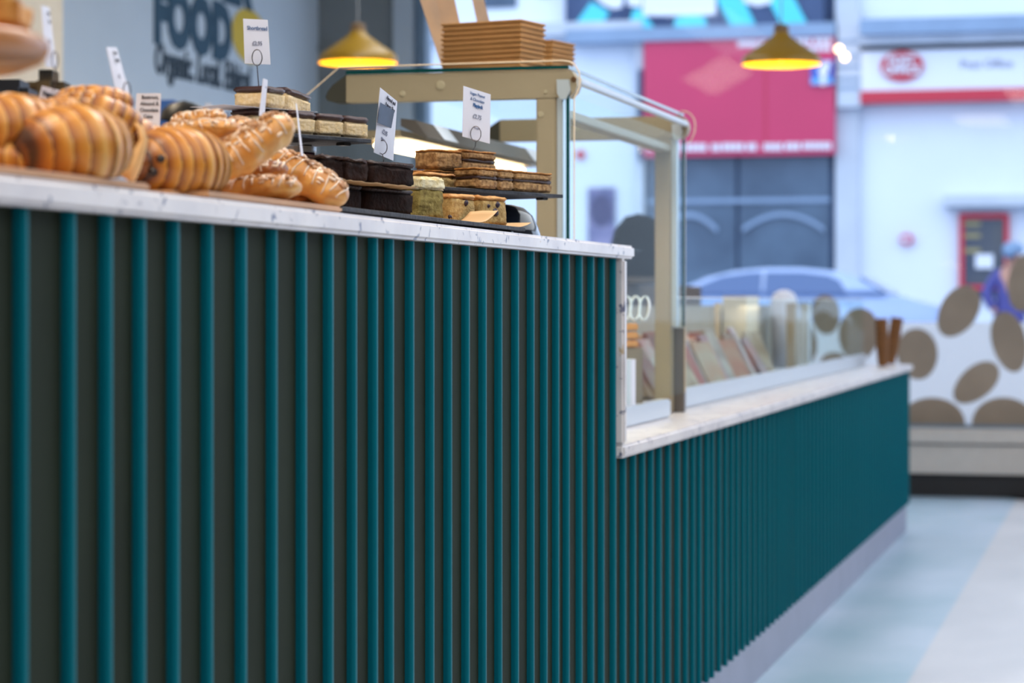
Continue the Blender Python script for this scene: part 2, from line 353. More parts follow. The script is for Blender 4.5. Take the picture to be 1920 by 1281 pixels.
def batten_mesh(h):
    """profile: flat sides, rounded nose"""
    n = 5
    # near corner rounded (camera side is -y)
    pr = [(0, 0)]
    for k in range(n+1):
        t = PI/2*k/n; pr.append((DB-.006+.006*math.sin(t), .006-.006*math.cos(t)))
    for k in range(4):
        t = PI/2*k/3; pr.append((DB-.003+.003*math.cos(t), WB-.003+.003*math.sin(t)))
    pr.append((0, WB))
    bm = bmesh.new(); prism(bm, [Vector((x, y-WB, 0)) for x, y in pr], Vector((0, 0, h)))
    bmesh.ops.recalc_face_normals(bm, faces=bm.faces)
    me = bpy.data.meshes.new('batten'); bm.to_mesh(me); bm.free(); me.materials.append(M['teal']); 
    for p in me.polygons: p.use_smooth = len(p.vertices) == 4 
    return me
mh, ml = batten_mesh(TOPB-ZB-.001), batten_mesh(LOWB-ZB-.001)
for y in ys:
    o = bpy.data.objects.new('batten', mh if y < YPE-.03 else ml); C.objects.link(o); o.location = (XB, y, ZB); cpart(o)
for me in (mh, ml):
    me.set_sharp_from_angle(angle=math.radians(50))
cpart(bx('corner_trim', M['teal'], XB-.02, XS, YEND-.03, YEND-.015, ZB, LOWB-.001))
def slab(name, x0, x1, y0, y1, z0, z1, lab):
    bm = bmesh.new(); box(bm, x0, x1, y0, y1, z0, z1, .005, 3); return tag(obj(name, bm, M['marble']), lab, 'worktop')
slab('marble_worktop', XF-.62, XF, .8, YHE, TOPB, TOPZ, 'speckled pale marble worktop, high section carrying the pastries')
slab('marble_end_panel', XF-.60, XF, YPE-.028, YPE, LOWZ+.001, TOPB-.001, 'upright speckled marble panel closing the end of the high counter')
slab('low_marble_worktop', XF-.80, XF, YPE-.028, YEND, LOWB, LOWZ, 'speckled pale marble worktop, low section carrying the glass cabinets')
bx_ = cpart(bx('counter_carcass', M['greyw'], XB-.5, XB-.025, .82, YPE-.04, ZB, TOPB-.002))

# ------------------------------------------------------------------ tall glass cabinet
Y1, Y2 = YHE+.02, 6.03
dc = thing('display_cabinet', 'tall cream framed glass display cabinet on the low marble worktop', 'display cabinet', (XF-.3, (Y1+Y2)/2, LOWZ))
DO = Matrix.Translation(dc.location).inverted()
def dpart(o, par=None):
    if par is None: o.parent = dc; o.matrix_parent_inverse = DO
    else: o.parent = par; 
    return o
def q(px, py, Y=Y1): return onY(px, py, Y)
def loc(px, py):  # cabinet section coordinates (x, z) read off the near end
    p = q(px, py); return p.x, p.z
dy2 = Y2-Y1
def section(bm, pix, y0, y1):
    prism(bm, [Vector((loc(*p)[0], y0, loc(*p)[1])) for p in pix], Vector((0, y1-y0, 0)))
xr0, _ = loc(1005, 300); xr1, _ = loc(1043, 300); xe1, _ = loc(1055, 300)
for Y, yy in ((Y1, Y1+.04), (Y2-.04, Y2)):
    bm = bmesh.new()
    section(bm, [(649, 141), (1060, 130), (1072, 134), (1080, 146), (1082, 160), (1078, 172), (1066, 183), (1043, 183), (649, 192)], Y, yy)
    bv = obj('top_beam', bm, M['cream']); dpart(bv)
    bm = bmesh.new(); box(bm, xr0, xr1, Y, yy, LOWZ+.001, loc(1043, 182)[1], .003); dpart(obj('post', bm, M['cream']))
    bm = bmesh.new(); box(bm, xr1+.0005, xe1, Y+.002, yy-.004, LOWZ+.001 if Y == Y1 else .97, loc(1043, 150)[1]-.03, .002); dpart(obj('post_edge', bm, M['silver']))
    bm = bmesh.new(); section(bm, [(648, 142), (636, 150), (623, 160), (614, 172), (610, 182), (614, 189), (626, 192), (648, 192)], Y, yy); dpart(obj('end_cap', bm, M['charcoal']))
    for (a, b_, r, mm) in ((826, 160, .0095, 'boss'), (755, 176, .006, 'boss'), (1014, 215, .006, 'boss'), (1023, 172, .004, 'boss'), (1076, 149, .006, 'bolt')):
        x, z = loc(a, b_); bm = bmesh.new(); lathe(bm, [(0, .0), (r*.8, .0), (r, .001), (r, .003)], 20)
        o = obj('bolt_cover', bm, M[mm]); o.location = (x, Y-.0025, z); o.rotation_euler = (-PI/2, 0, 0); dpart(o)
    # clamp for the front glass
    bm = bmesh.new(); section(bm, [(1046, 150), (1068, 150), (1071, 170), (1064, 186), (1053, 187), (1047, 176)], Y-.012, Y-.001); dpart(obj('glass_clamp', bm, M['silver'], None))
# end glass outline with pale edge, both ends
for Y in (Y1-.016, Y2+.01):
    outl = [(565, 193), (640, 128), (1058, 115), (1072, 117), (1082, 124), (1089, 136), (1091, 150), (1089, 166), (1084, 178), (1080, 186), (1080, 192)]
    P = [Vector((loc(*p)[0], Y, loc(*p)[1])) for p in outl]; P.append(Vector((P[-1].x, Y, LOWZ+.05)))
    if Y > Y1: P = P[2:-2]+[Vector((loc(1067, 190)[0], Y, P[-2].z)), Vector((loc(1067, 190)[0], Y, LOWZ+.05))]
    bm = bmesh.new(); tube(bm, P, .0016, 6); dpart(obj('glass_edge', bm, M['gedge']))
    bm = bmesh.new(); Q = P + [Vector((P[0].x, Y, LOWZ+.05))]
    a = [bm.verts.new(p) for p in Q]; bm.faces.new(a); dpart(obj('end_glass', bm, M['glass']))
# green cut edge of the top shelf plate and front glass
xa, za = loc(649, 141); xb_, zb_ = loc(1063, 130)
bm = bmesh.new(); prism(bm, [Vector((xa, Y1-.002, za+.001)), Vector((xb_, Y1-.002, zb_+.001)), Vector((xb_, Y1-.002, zb_+.008)), Vector((xa, Y1-.002, za+.009))], Vector((0, .004, 0))); dpart(obj('top_glass_edge', bm, M['edge']))
bm = bmesh.new(); prism(bm, [Vector((xa, Y1+.003, za+.001)), Vector((xb_, Y1+.003, zb_+.001)), Vector((xb_, Y1+.003, zb_+.008)), Vector((xa, Y1+.003, za+.009))], Vector((0, dy2-.003, 0))); dpart(obj('top_glass', bm, M['glass']))
bm = bmesh.new(); box(bm, xb_+.0005, xb_+.0035, Y1, Y2, zb_+.001, zb_+.008); dpart(obj('top_front_edge', bm, M['edge']))
xgf, _ = loc(1066, 300); zt_ = loc(1066, 178)[1]
for ya in (Y1-.004, Y2): dpart(bx('front_glass_edge', M['edge'], xgf-.004, xgf+.003, ya-.001, ya+.004, LOWZ+.05 if ya < Y1 else .97, zt_))
bm = bmesh.new(); box(bm, xgf-.001, xgf+.001, Y1+.001, Y2-.001, LOWZ+.05, zt_); dpart(obj('front_glass', bm, M['glass']))
bm = bmesh.new(); box(bm, xgf-.02, xgf+.012, Y1-.02, onX(1258, 780, xgf+.012).y, LOWZ+.001, LOWZ+.045, .004); dpart(obj('bottom_rail', bm, M['silver']))
bm = bmesh.new(); box(bm, xa, xgf-.03, Y1-.01, Y2, LOWZ+.001, LOWZ+.03, .002); dpart(obj('deck', bm, M['cream']))
# front top bar along the cabinet (round) and far brackets
xc, zc = loc(1076, 149)
bm = bmesh.new(); tube(bm, [(xc, Y1+.04, zc), (xc, Y2-.04, zc)], .008, 12); dpart(obj('hinge_bar', bm, M['silver']))
x2_, z2_ = loc(1060, 186)
bm = bmesh.new(); box(bm, xr0-.0, xr1, Y1+.042, Y2-.042, z2_-.03, z2_-.012, .002); dpart(obj('top_rail', bm, M['cream']))
# lamp housing with tilted front, lamps, price stickers
xh = -1.45
pA, pB = onX(706, 200, xh), onX(1003, 288, xh)
zh = (pA.z+pB.z)/2
lh = bmesh.new(); prism(lh, [Vector((xh-.03, Y1+.05, zh+.004)), Vector((xh, Y1+.05, zh)), Vector((xh+.028, Y1+.05, zh-.036)), Vector((xh+.024, Y1+.05, zh-.04)), Vector((xh-.03, Y1+.05, zh-.012))], Vector((0, dy2-.1, 0)))
lho = dpart(obj('light_housing', lh, M['dgrey']))
warm_e = mat('warm lamp tube', (1, .80, .52, 1), .5, emit=7)
for a, b_ in ((.10, .46), (.56, .96)):
    bm = bmesh.new(); box(bm, xh-.13, xh-.05, Y1+.05+a*(dy2-.1), Y1+.05+b_*(dy2-.1), zh-.05, zh-.036, .004); dpart(obj('lamp_tube', bm, warm_e))
bm = bmesh.new(); box(bm, xh-.17, xh-.0305, Y1+.05, Y2-.05, zh-.033, zh-.02); dpart(obj('reflector', bm, M['cream']))
nrm = Vector((.036, 0, .028)).normalized(); dn = Vector((.028, 0, -.036)).normalized()
for a in (.10, .72):
    o = Vector((xh+.001, Y1+.05+a*dy2, zh-.001))+nrm*.001
    bm = bmesh.new(); prism(bm, [o, o+Vector((0, .11, 0)), o+Vector((0, .11, 0))+dn*.042, o+dn*.042], nrm*.0008); st_ = dpart(obj('shelf_label', bm, M['white']))
    bm = bmesh.new(); o2 = o+nrm*.001+dn*.004+Vector((0, .008, 0)); prism(bm, [o2, o2+Vector((0, .035, 0)), o2+Vector((0, .035, 0))+dn*.034, o2+dn*.034], nrm*.0006)
    yy = obj('yellow_patch', bm, M['yellow']); yy.parent = st_; yy.matrix_parent_inverse = DO
# glass inner shelves
for zz in (.98, 1.16):
    bm = bmesh.new(); box(bm, xh-.12, xgf-.10, Y1+.05, Y2-.05, zz, zz+.006); dpart(obj('inner_shelf', bm, M['glass']))

# ------------------------------------------------------------------ low glass cabinet
XG = -1.15; Y3, Y4 = Y2+.14, 10.72
lc = thing('low_display_cabinet', 'long low open glass display cabinet on the low marble worktop beyond the tall cabinet', 'display cabinet', (XG-.3, 8.4, LOWZ))
LO = Matrix.Translation(lc.location).inverted()
def lpart(o): o.parent = lc; o.matrix_parent_inverse = LO; return o
lpart(bx('bottom_rail', M['silver'], XG-.02, XG, Y3+.0, Y4, LOWZ+.001, LOWZ+.052, bev=.003))
pp = onX(1268, 772, XG+.02); zpt = onX(1268, 615, XG+.02).z
u0, u1 = onY(1257, 700, Y2+.008), onY(1283, 700, Y2+.008)
lpart(bx('end_upright', M['dgrey'], u0.x, u1.x, Y2+.008, Y2+.034, LOWZ+.001, zpt, bev=.002))
bm = bmesh.new(); box(bm, XG-.014, XG-.008, Y3, Y4, LOWZ+.05, 1.043); lpart(obj('front_glass', bm, M['glass']))
bm = bmesh.new(); box(bm, XG-.0145, XG-.0075, Y3, Y4, 1.043, 1.0455); lpart(obj('glass_edge', bm, M['gedge']))
bm = bmesh.new(); box(bm, XG-.55, XG-.02, Y4-.006, Y4, LOWZ+.05, 1.043); lpart(obj('end_glass', bm, M['glass']))
for px in (1490, 1514):
    o = onX(px, 690, XG-.12); lpart(bx('post', M['cream'] if px == 1490 else M['silver'], o.x-.02, o.x+.015, o.y-.09, o.y+.0, LOWZ+.001, 1.03))
lpart(bx('deck', M['silver'], XG-.55, XG-.03, Y3, Y4-.01, LOWZ+.001, LOWZ+.012))
lpart(bx('back_panel', mat('taupe panel', rgb(158, 148, 132), .6, var=.04), XG-.40, XG-.36, Y3, 10.6, LOWZ+.001, 1.02))

# ------------------------------------------------------------------ food building blocks
def nz3(p, s, off): return noise.noise_vector((Vector(p)+off)*s)
def lump(bm, verts, amp, s, off):
    for v in verts: v.co += nz3(v.co, s, off)*amp + nz3(v.co, s*3, off)*amp*.4
def cell(x0, x1, y0, y1, z0, z1, m, name, parent, amp, cuts=7, bev=.003, taper=0, s=70):
    bm = bmesh.new(); box(bm, x0, x1, y0, y1, z0, z1, min(bev, (z1-z0)*.3), 2)
    bmesh.ops.subdivide_edges(bm, edges=[e for e in bm.edges if e.calc_length() > .006], cuts=cuts, use_grid_fill=True)
    off = Vector((random.random()*9, random.random()*9, random.random()*9))
    if taper:
        for v in bm.verts:
            k = 1-taper*(v.co.z/(z1+1e-6)); v.co.x = (x0+x1)/2+(v.co.x-(x0+x1)/2)*k
    lump(bm, bm.verts, amp, s, off)
    return obj(name, bm, m, parent, smooth=True)
def slot(px0, Z0, px1, Z1, z):
    a = W(px0, HZ, Z0); b = W(px1, HZ, Z1); a.z = b.z = z; return a, b
def bar(name, cat, label, px0, Z0, px1, Z1, z, h, depth, layers, group=None, amp=.0012, taper=0, tilt=0):
    a, b = slot(px0, Z0, px1, Z1, z); L = (b-a).length
    t = thing(name, label, cat, a, math.atan2(b.y-a.y, b.x-a.x), group); t.rotation_euler.y = tilt
    for nm, m, f0, f1, ins in layers:
        cell(ins, L-ins, ins, depth-ins, h*f0, h*f1, M[m], nm, t, amp, taper=taper, cuts=5)
    return t, L
def card(name_label, corners, Z, lines, holder=None, cat='price card', thick=.0006):
    """corners tl,tr,br,bl in pixels, Z for left and right"""
    tl, tr, br, bl = [W(c[0], c[1], Z[0] if i in (0, 3) else Z[1]) for i, c in enumerate(corners)]
    br = tr + (bl-tl)*.5 + (br-tr)*.5
    base = (bl+br)/2
    t = thing('price_card', name_label, cat, base)
    inv = Matrix.Translation(base).inverted()
    x = (tr-tl).normalized(); y = (tl-bl).normalized(); n = x.cross(y).normalized(); 
    if n.dot(CAM-base) < 0: n = -n
    bm = bmesh.new(); prism(bm, [tl, tr, br, bl], -n*thick); c = obj('card', bm, M['white'], t); c.matrix_parent_inverse = inv
    H = (tl-bl).length; Wd = (tr-tl).length
    for (s, fx, fy, size, m, bold) in lines:
        p = bl + (br-bl)*fx + (tl-bl)*fy + n*.0008
        text(s, size*H, M[m], t, frame(p, x, y), .0002, bold*H, 0, 'CENTER', 'lettering', min(.85, Wd/H*1.5))
    if holder:
        (rx, ry, rr, sx_, sy_, kx) = holder   # ring centre, ring radius px, stem foot
        Zc = (Z[0]+Z[1])/2-.012
        pts = []
        for k in range(25):
            a = -PI/2+.25+2*PI*k/24*.96; pts.append(W(rx+rr*kx*math.cos(a), ry-rr*math.sin(a), Zc))
        pts = pts[::-1]
        st_ = [W(rx, ry+rr*1.05, Zc), W((rx+sx_)/2+2, (ry+rr+sy_)/2, Zc), W(sx_, sy_, Zc)]
        bm = bmesh.new(); tube(bm, pts+st_, .0008, 6); o = obj('wire_clip', bm, M['wire'], t); o.matrix_parent_inverse = inv
    return t
def sheet(name, label, cat, px0, Z0, px1, Z1, z, depth, m, amp=.003, group=None, lift=0, out=.0):
    a, b = slot(px0, Z0, px1, Z1, z); L = (b-a).length; bm = bmesh.new(); nx, ny = 22, 8; g = []
    off = Vector((random.random()*9, 3, 5))
    for i in range(nx+1):
        r = []
        for j in range(ny+1):
            x = L*i/nx; y = -out+(depth+out)*j/ny
            zz = abs(noise.noise(Vector((x, y*.6, 0))*38+off))*amp + lift*max(0, (i/nx-.72)/.28)**2 + (amp*.5 if j == 0 and amp > .002 else 0)
            r.append(bm.verts.new((x, y, zz)))
        g.append(r)
    for i in range(nx):
        for j in range(ny): bm.faces.new((g[i][j], g[i+1][j], g[i+1][j+1], g[i][j+1]))
    o = obj(name, bm, m, None, True); o.location = a; o.rotation_euler.z = math.atan2(b.y-a.y, b.x-a.x)
    sd = o.modifiers.new('thickness', 'SOLIDIFY'); sd.thickness = .0004
    return tag(o, label, cat, group)

# ------------------------------------------------------------------ slate boards, risers
def slate(label, px0, Z0, px1, Z1, z, th, depth):
    a, b = slot(px0, Z0, px1, Z1, z); L = (b-a).length
    t = thing('slate_board', label, 'serving board', a, math.atan2(b.y-a.y, b.x-a.x))
    bm = bmesh.new(); box(bm, 0, L, 0, depth, 0, th, .0008, 1); bmesh.ops.subdivide_edges(bm, edges=[e for e in bm.edges if e.calc_length() > .01], cuts=14, use_grid_fill=True)
    for v in bm.verts:
        if v.co.x < .004 or v.co.x > L-.004 or v.co.y < .004 or v.co.y > depth-.004:
            n = noise.noise_vector(v.co*90); v.co.x += n.x*.002; v.co.y += n.y*.002
    obj('stone', bm, M['slate'], t)
    for fx in (.03, L-.045):
        for fy in (.012, depth-.03):
            bm = bmesh.new(); box(bm, fx, fx+.016, fy, fy+.016, -.0045, -.0002, .001); obj('rubber_foot', bm, M['black'], t)
    return t
slate('long slate board lying on the high marble worktop under the brownies and blueberry cakes', 640, 3.10, 985, 3.985, TOPZ+.0047, .006, .19)
slate('slate board raised on the navy bowl carrying the flapjacks', 800, 3.86, 1056, 4.19, 1.213, .006, .16)
slate('slate board raised on the purple tub carrying the chocolate topped shortbread', 470, 3.25, 697, 3.43, 1.258, .006, .12)
bw = bmesh.new(); prof = [(.098, 0), (.099, .004), (.094, .02), (.084, .04), (.068, .054), (.05, .059), (.035, .06), (.034, .0635), (.0, .0635)]
lathe(bw, prof, 40); c0 = W(910, HZ, 4.26)
tag(obj('upturned_bowl', bw, M['hull'], None, True), 'glossy navy bowl turned upside down on the worktop beneath the flapjack slate', 'bowl').location = (c0.x, c0.y, TOPZ+.0005)
c0 = W(556, HZ, 3.40); tb = thing('tub', 'small purple tub with a silver rim holding up the shortbread slate', 'tub', (c0.x, c0.y, TOPZ))
bm = bmesh.new(); lathe(bm, [(0, 0), (.022, 0), (.026, .09), (.026, .098), (0, .098)], 32); obj('body', bm, mat('purple label', rgb(70, 36, 52), .35), tb, True)
bm = bmesh.new(); lathe(bm, [(0, .0985), (.0275, .0985), (.028, .101), (.028, .107), (.0, .108)], 32); obj('lid', bm, M['silver'], tb)
def board(label, px0, px1, lat, depth, z=TOPZ):
    x = -lat*.968; y0 = onX(px0, 400, x).y; y1 = onX(px1, 400, x).y
    bm = bmesh.new(); box(bm, x-depth, x, y0, y1, z+.0005, z+.0085)
    es = [e for e in bm.edges if abs(e.verts[0].co.z-e.verts[1].co.z) > .005]; bmesh.ops.bevel(bm, geom=es, offset=.03, segments=8, affect='EDGES')
    es = [e for e in bm.edges if e.calc_length() > 0 and abs(e.verts[0].co.z-e.verts[1].co.z) < 1e-5]; bmesh.ops.bevel(bm, geom=es, offset=.002, segments=2, affect='EDGES')
    tag(obj('wooden_board', bm, M['wood']), label, 'serving board')
board('pale wooden board with rounded corners under the large croissants', -70, 302, 1.008, .30)
board('pale wooden board with rounded corners under the iced pecan pastries', 372, 655, 1.008, .26)

# ------------------------------------------------------------------ brownies, cakes, flapjacks, shortbread
BR = [('crumb', 'brownie', 0, .86, 0), ('crust', 'brownie_top', .84, 1, .0)]
SM = BR
bar('brownie', 'brownie', 'dark brownie in the lower layer, partly behind the iced pastry', 640, 3.30, 679, 3.37, 1.158, .036, .07, BR, 'lower layer of brownies')
bar('brownie', 'brownie', 'long dark brownie in the lower layer beside the cream topped cake', 682, 3.375, 775, 3.50, 1.158, .036, .07, BR, 'lower layer of brownies')
bar('brownie', 'brownie', 'dark brownie in the upper layer nearest the iced pastries', 598, 3.28, 644, 3.32, 1.199, .034, .06, BR, 'upper layer of brownies', amp=.0046)
bar('brownie', 'brownie', 'dark brownie in the middle of the upper layer', 646, 3.325, 690, 3.385, 1.198, .034, .06, BR, 'upper layer of brownies', amp=.0044)
bar('brownie', 'brownie', 'dark brownie at the cake end of the upper layer, a price card clip behind it', 692, 3.39, 776, 3.50, 1.198, .034, .06, BR, 'upper layer of brownies', amp=.0034)
sheet('parchment_sheet', 'creased brown parchment between the two layers of brownies', 'baking paper', 628, 3.25, 779, 3.47, 1.1945, .085, M['parch'], .004, out=.006)
sheet('parchment_sheet', 'brown parchment lying on the slate under the lower brownies', 'baking paper', 640, 3.27, 790, 3.52, 1.1565, .09, M['parch'], .0015, out=.012)
CK = [('sponge', 'sponge', 0, .72, 0), ('frosting', 'frosting', .70, 1, -.002)]
bar('cake_slice', 'cake', 'tall green flecked cake slice with pale crumbly oat topping beside the brownies', 780, 3.66, 834, 3.72, 1.1575, .066, .05, CK, amp=.003, taper=.12)
BB = [('crumb', 'blond', 0, .88, 0), ('crust', 'crust', .84, 1, -.001)]
def berries(t, L, h, spots):
    for fx, fz, r in spots:
        bm = bmesh.new(); bmesh.ops.create_icosphere(bm, subdivisions=2, radius=r, matrix=Matrix.Translation((L*fx, -.0002+r*.45, h*fz))); lump(bm, bm.verts, .0012, 120, Vector((fx, 2, 3)))
        obj('blueberry', bm, M['berry'], t, True)
t, L = bar('blondie', 'cake', 'golden blueberry blondie next to the green flecked cake slice', 841, 3.80, 893, 3.86, 1.1565, .047, .045, BB, 'blueberry blondies', amp=.0022, taper=.08); berries(t, L, .047, [(.62, .72, .006), (.08, .2, .004)])
t, L = bar('blondie', 'cake', 'blueberry blondie at the far end of the long slate, big berry in its cut face', 899, 3.87, 953, 3.93, 1.1555, .048, .045, BB, 'blueberry blondies', amp=.0022, taper=.14); berries(t, L, .048, [(.55, .45, .008), (.62, .72, .006), (.3, .65, .004)])
t, L = bar('blondie', 'cake', 'golden blueberry blondie raised behind the cream topped cake slice', 800, 3.93, 858, 4.02, 1.205, .040, .05, BB, 'blueberry blondies', amp=.0026, taper=.1); berries(t, L, .04, [(.12, .3, .006)])
bar('blondie', 'cake', 'flat golden blondie crust seen over the brownies below the flapjacks', 772, 3.96, 806, 4.0, 1.203, .040, .05, BB, 'blueberry blondies', amp=.003)
bar('blondie', 'cake', 'golden blondie underneath the raised blueberry blondie', 790, 3.95, 858, 4.04, 1.157, .045, .05, BB, 'blueberry blondies', amp=.002)
sheet('parchment_sheet', 'brown parchment strip curling up in front of the blueberry blondies', 'baking paper', 792, 3.68, 925, 3.80, 1.1555, .05, M['parch'], .0012, lift=.020, out=.01)
sheet('parchment_sheet', 'brown parchment corner sticking out past the last blueberry blondie', 'baking paper', 900, 3.86, 988, 3.99, 1.155, .06, M['parch'], .001, lift=.008, out=.008)
FJ = [('lower_oats', 'oat', 0, .46, 0), ('date_filling', 'date', .44, .60, .0012), ('upper_oats', 'oat', .58, .94, 0), ('toasted_top', 'oat_top', .92, 1, .0003)]
for lab, a in (('oat flapjack with dark filling at the near end of the raised slate', (897, 3.97, 934, 4.02)), ('oat flapjack with dark filling in the middle of the raised slate row', (936, 4.025, 964, 4.065)),
               ('oat flapjack with dark filling at the glass cabinet end of the raised slate', (967, 4.07, 1036, 4.17))):
    bar('flapjack', 'flapjack', lab, a[0], a[1], a[2], a[3], 1.2205, .034, .05, FJ, 'oat flapjacks on the raised slate', amp=.0014)
bar('flapjack', 'flapjack', 'oat flapjack in the lower row hidden mostly behind the raised blondie', 815, 4.04, 868, 4.12, 1.2205, .034, .05, FJ, 'oat flapjacks on the raised slate')
bar('flapjack', 'flapjack', 'oat flapjack on the top tier nearest the brownies', 815, 4.04, 867, 4.10, 1.256, .033, .045, [('lower_oats', 'oat', 0, .93, 0), ('toasted_top', 'oat_top', .9, 1, .0003)], 'oat flapjacks on the raised slate', amp=.0018)
bar('flapjack', 'flapjack', 'oat flapjack on the top tier with the price card clip standing in it', 870, 4.10, 931, 4.19, 1.256, .036, .045, FJ, 'oat flapjacks on the raised slate', amp=.0016)
SB = [('shortbread', 'shortb', 0, .74, 0), ('chocolate_top', 'mchoc', .72, 1, -.0006)]
for lab, a in (('chocolate topped shortbread on the tub slate nearest the iced pastries', (553, 3.32, 593, 3.36)), ('chocolate topped shortbread in the middle of the tub slate row', (596, 3.365, 645, 3.405)),
               ('chocolate topped shortbread at the card end of the tub slate row', (647, 3.41, 692, 3.45))):
    bar('shortbread_slice', 'shortbread', lab, a[0], a[1], a[2], a[3], 1.2655, .031, .04, SB, 'shortbread slices on the tub slate', amp=.0010)
bar('shortbread_slice', 'shortbread', 'chocolate topped shortbread low behind the iced pastries', 478, 3.29, 528, 3.33, 1.2655, .031, .05, SB, 'shortbread slices on the tub slate')
sheet('parchment_sheet', 'white parchment under the top tier of shortbread', 'baking paper', 420, 3.24, 596, 3.37, 1.298, .07, M['white'], .0008)
bar('shortbread_slice', 'shortbread', 'large shortbread on the top tier, its long yellow cut face showing', 500, 3.29, 535, 3.34, 1.3, .028, .052, SB, 'shortbread slices on the tub slate', amp=.0012)
bar('shortbread_slice', 'shortbread', 'shortbread on the top tier leaning towards the glass cabinet', 538, 3.35, 583, 3.43, 1.3005, .031, .045, SB, 'shortbread slices on the tub slate', amp=.0012, tilt=.06)

# ------------------------------------------------------------------ croissants and iced pastries
def lerp3(a, b, t): return [a[i]+(b[i]-a[i])*t for i in range(3)]
PAL = [rgb(70, 34, 12)[:3], rgb(152, 82, 20)[:3], rgb(205, 134, 40)[:3], rgb(236, 190, 108)[:3]]
def pal(v):
    v = max(0, min(.999, v))*3; i = int(v); return lerp3(PAL[i], PAL[i+1], v-i)
def croissant(label, px, py, Z, L, R, yaw, roll=0, bend=.25, power=.62, steps=4.5, flat=.9, dark=0.0, group='croissants', name='croissant', cat='croissant', zfix=None, endmin=.0, dend=0):
    c = W(px, py, Z)
    if zfix is not None: c.z = zfix
    t = thing(name, label, cat, c, TH-yaw, group); t.rotation_euler.y = -roll
    bm = bmesh.new(); nu, nv = 110, 44; off = Vector((random.random()*9, random.random()*9, 0)); cl = bm.loops.layers.float_color.new('bake'); vals = {}
    rings = []
    for i in range(nu+1):
        s = -1+2*i/nu
        env = max(endmin, (1-abs(s)**2.3))**power
        ring = []
        for k in range(nv):
            a = 2*PI*k/nv
            tw = s*steps + .22*math.sin(a+off.x)+.03*math.sin(2*a+1)
            ph = abs(tw) % 1.0
            saw = (1-ph)**1.0 if True else 0        # shell edge steps down towards the tips
            shell = .955+.075*saw
            r = R*env*shell*(1+.04*noise.noise(Vector((s*3, math.cos(a), math.sin(a)))+off))
            x = s*L/2; y = -bend*L*(1-s*s)*.5+r*math.cos(a)*1.08; z = r*math.sin(a)*flat
            if z < -R*flat*.72: z = -R*flat*.72
            v = bm.verts.new((x, y, z)); ring.append(v)
            vals[v] = .56+.30*saw*saw-.34*math.exp(-((ph-.97)/.07)**2)-.16*math.exp(-((ph-.78)/.20)**2)-.15*max(0, math.sin(a))**3*.6-dark-.35*max(0, abs(s)-.84)/.16-dend*max(0, min(1, (-s-.62)/.22))+.10*noise.noise(Vector((s*6, a, 1))+off)
        rings.append(ring)
    for i in range(nu):
        for k in range(nv): bm.faces.new((rings[i][k], rings[i][(k+1) % nv], rings[i+1][(k+1) % nv], rings[i+1][k]))
    bm.faces.new(rings[0]); bm.faces.new(rings[-1])
    for f in bm.faces:
        for l in f.loops: l[cl] = tuple(pal(vals[l.vert]))+(1,)
    obj('dough', bm, M['pastry'], t, True)
    return t
ZBD = TOPZ+.009
croissant('large golden croissant at the front of the pile on the wooden board', 132, 277, 2.37, .138, .0445, -.82, .06, .10, .60, 4.3, .96, zfix=ZBD+.0295, endmin=.03, dend=.42)
t = croissant('chocolate filled roll with two chocolate tips showing at its end', 333, 305, 2.66, .135, .045, -.98, 0, .05, .50, 5.2, .96, .04, name='chocolate_roll', cat='pastry', zfix=ZBD+.029, endmin=.14, dend=.16)
for (xx, yy, zz) in ((-.0560, -.0260, .004), (-.0605, -.019, -.010)):
    bm = bmesh.new(); bmesh.ops.create_icosphere(bm, subdivisions=2, radius=.0055); 
    o = obj('chocolate_tip', bm, M['choc'], t, True); o.location = (xx, yy, zz)
croissant('golden croissant with a dark baked end, leftmost on top of the pile', 8, 232, 2.36, .12, .034, -.9, .1, .1, .4, 4, .95, .02, zfix=1.203, endmin=.10, dend=.6)
croissant('small golden pastry squeezed beside the large croissant at the left edge', 8, 305, 2.34, .07, .022, .3, 0, .1, .5, 3, .9, zfix=ZBD+.016)
for lab, px, py, Z, L, R, yaw, rl, dk in (('golden croissant on the very top of the pile beneath the tilted price card', 176, 190, 2.62, .088, .020, -.1, -.02, .06), ('golden croissant second from the top of the pile', 182, 214, 2.60, .100, .024, -.25, -.22, .10),
        ('golden croissant lying behind the small card with the vegan price', 66, 214, 2.62, .085, .019, .2, .05, .04), ('small curled golden pastry end between the croissants', 113, 206, 2.50, .05, .016, -1.0, 0, .02),
        ('croissant at the bottom of the pile behind the large front croissant', 120, 250, 2.62, .12, .032, .1, 0, .04), ('croissant low in the pile behind the chocolate roll', 215, 255, 2.66, .11, .03, -.2, -.1, .1)):
    croissant(lab, px, py, Z, L, R, yaw, rl, .2, .5, 4, .85, dk)
# pointed horn of crust between croissant and roll
bm = bmesh.new(); hp = [W(x_, y_, 2.50) for x_, y_ in ((236, 335), (250, 308), (262, 284), (270, 262), (262, 240), (254, 230))]
cl = None; tube(bm, hp, [.010, .009, .006, .0045, .003, .001], 10); 
tag(obj('crust_horn', bm, mat('pale crust', rgb(226, 180, 122), .5, var=.12), None, True), 'pointed pale crust horn standing up between the large croissant and the chocolate roll', 'pastry')

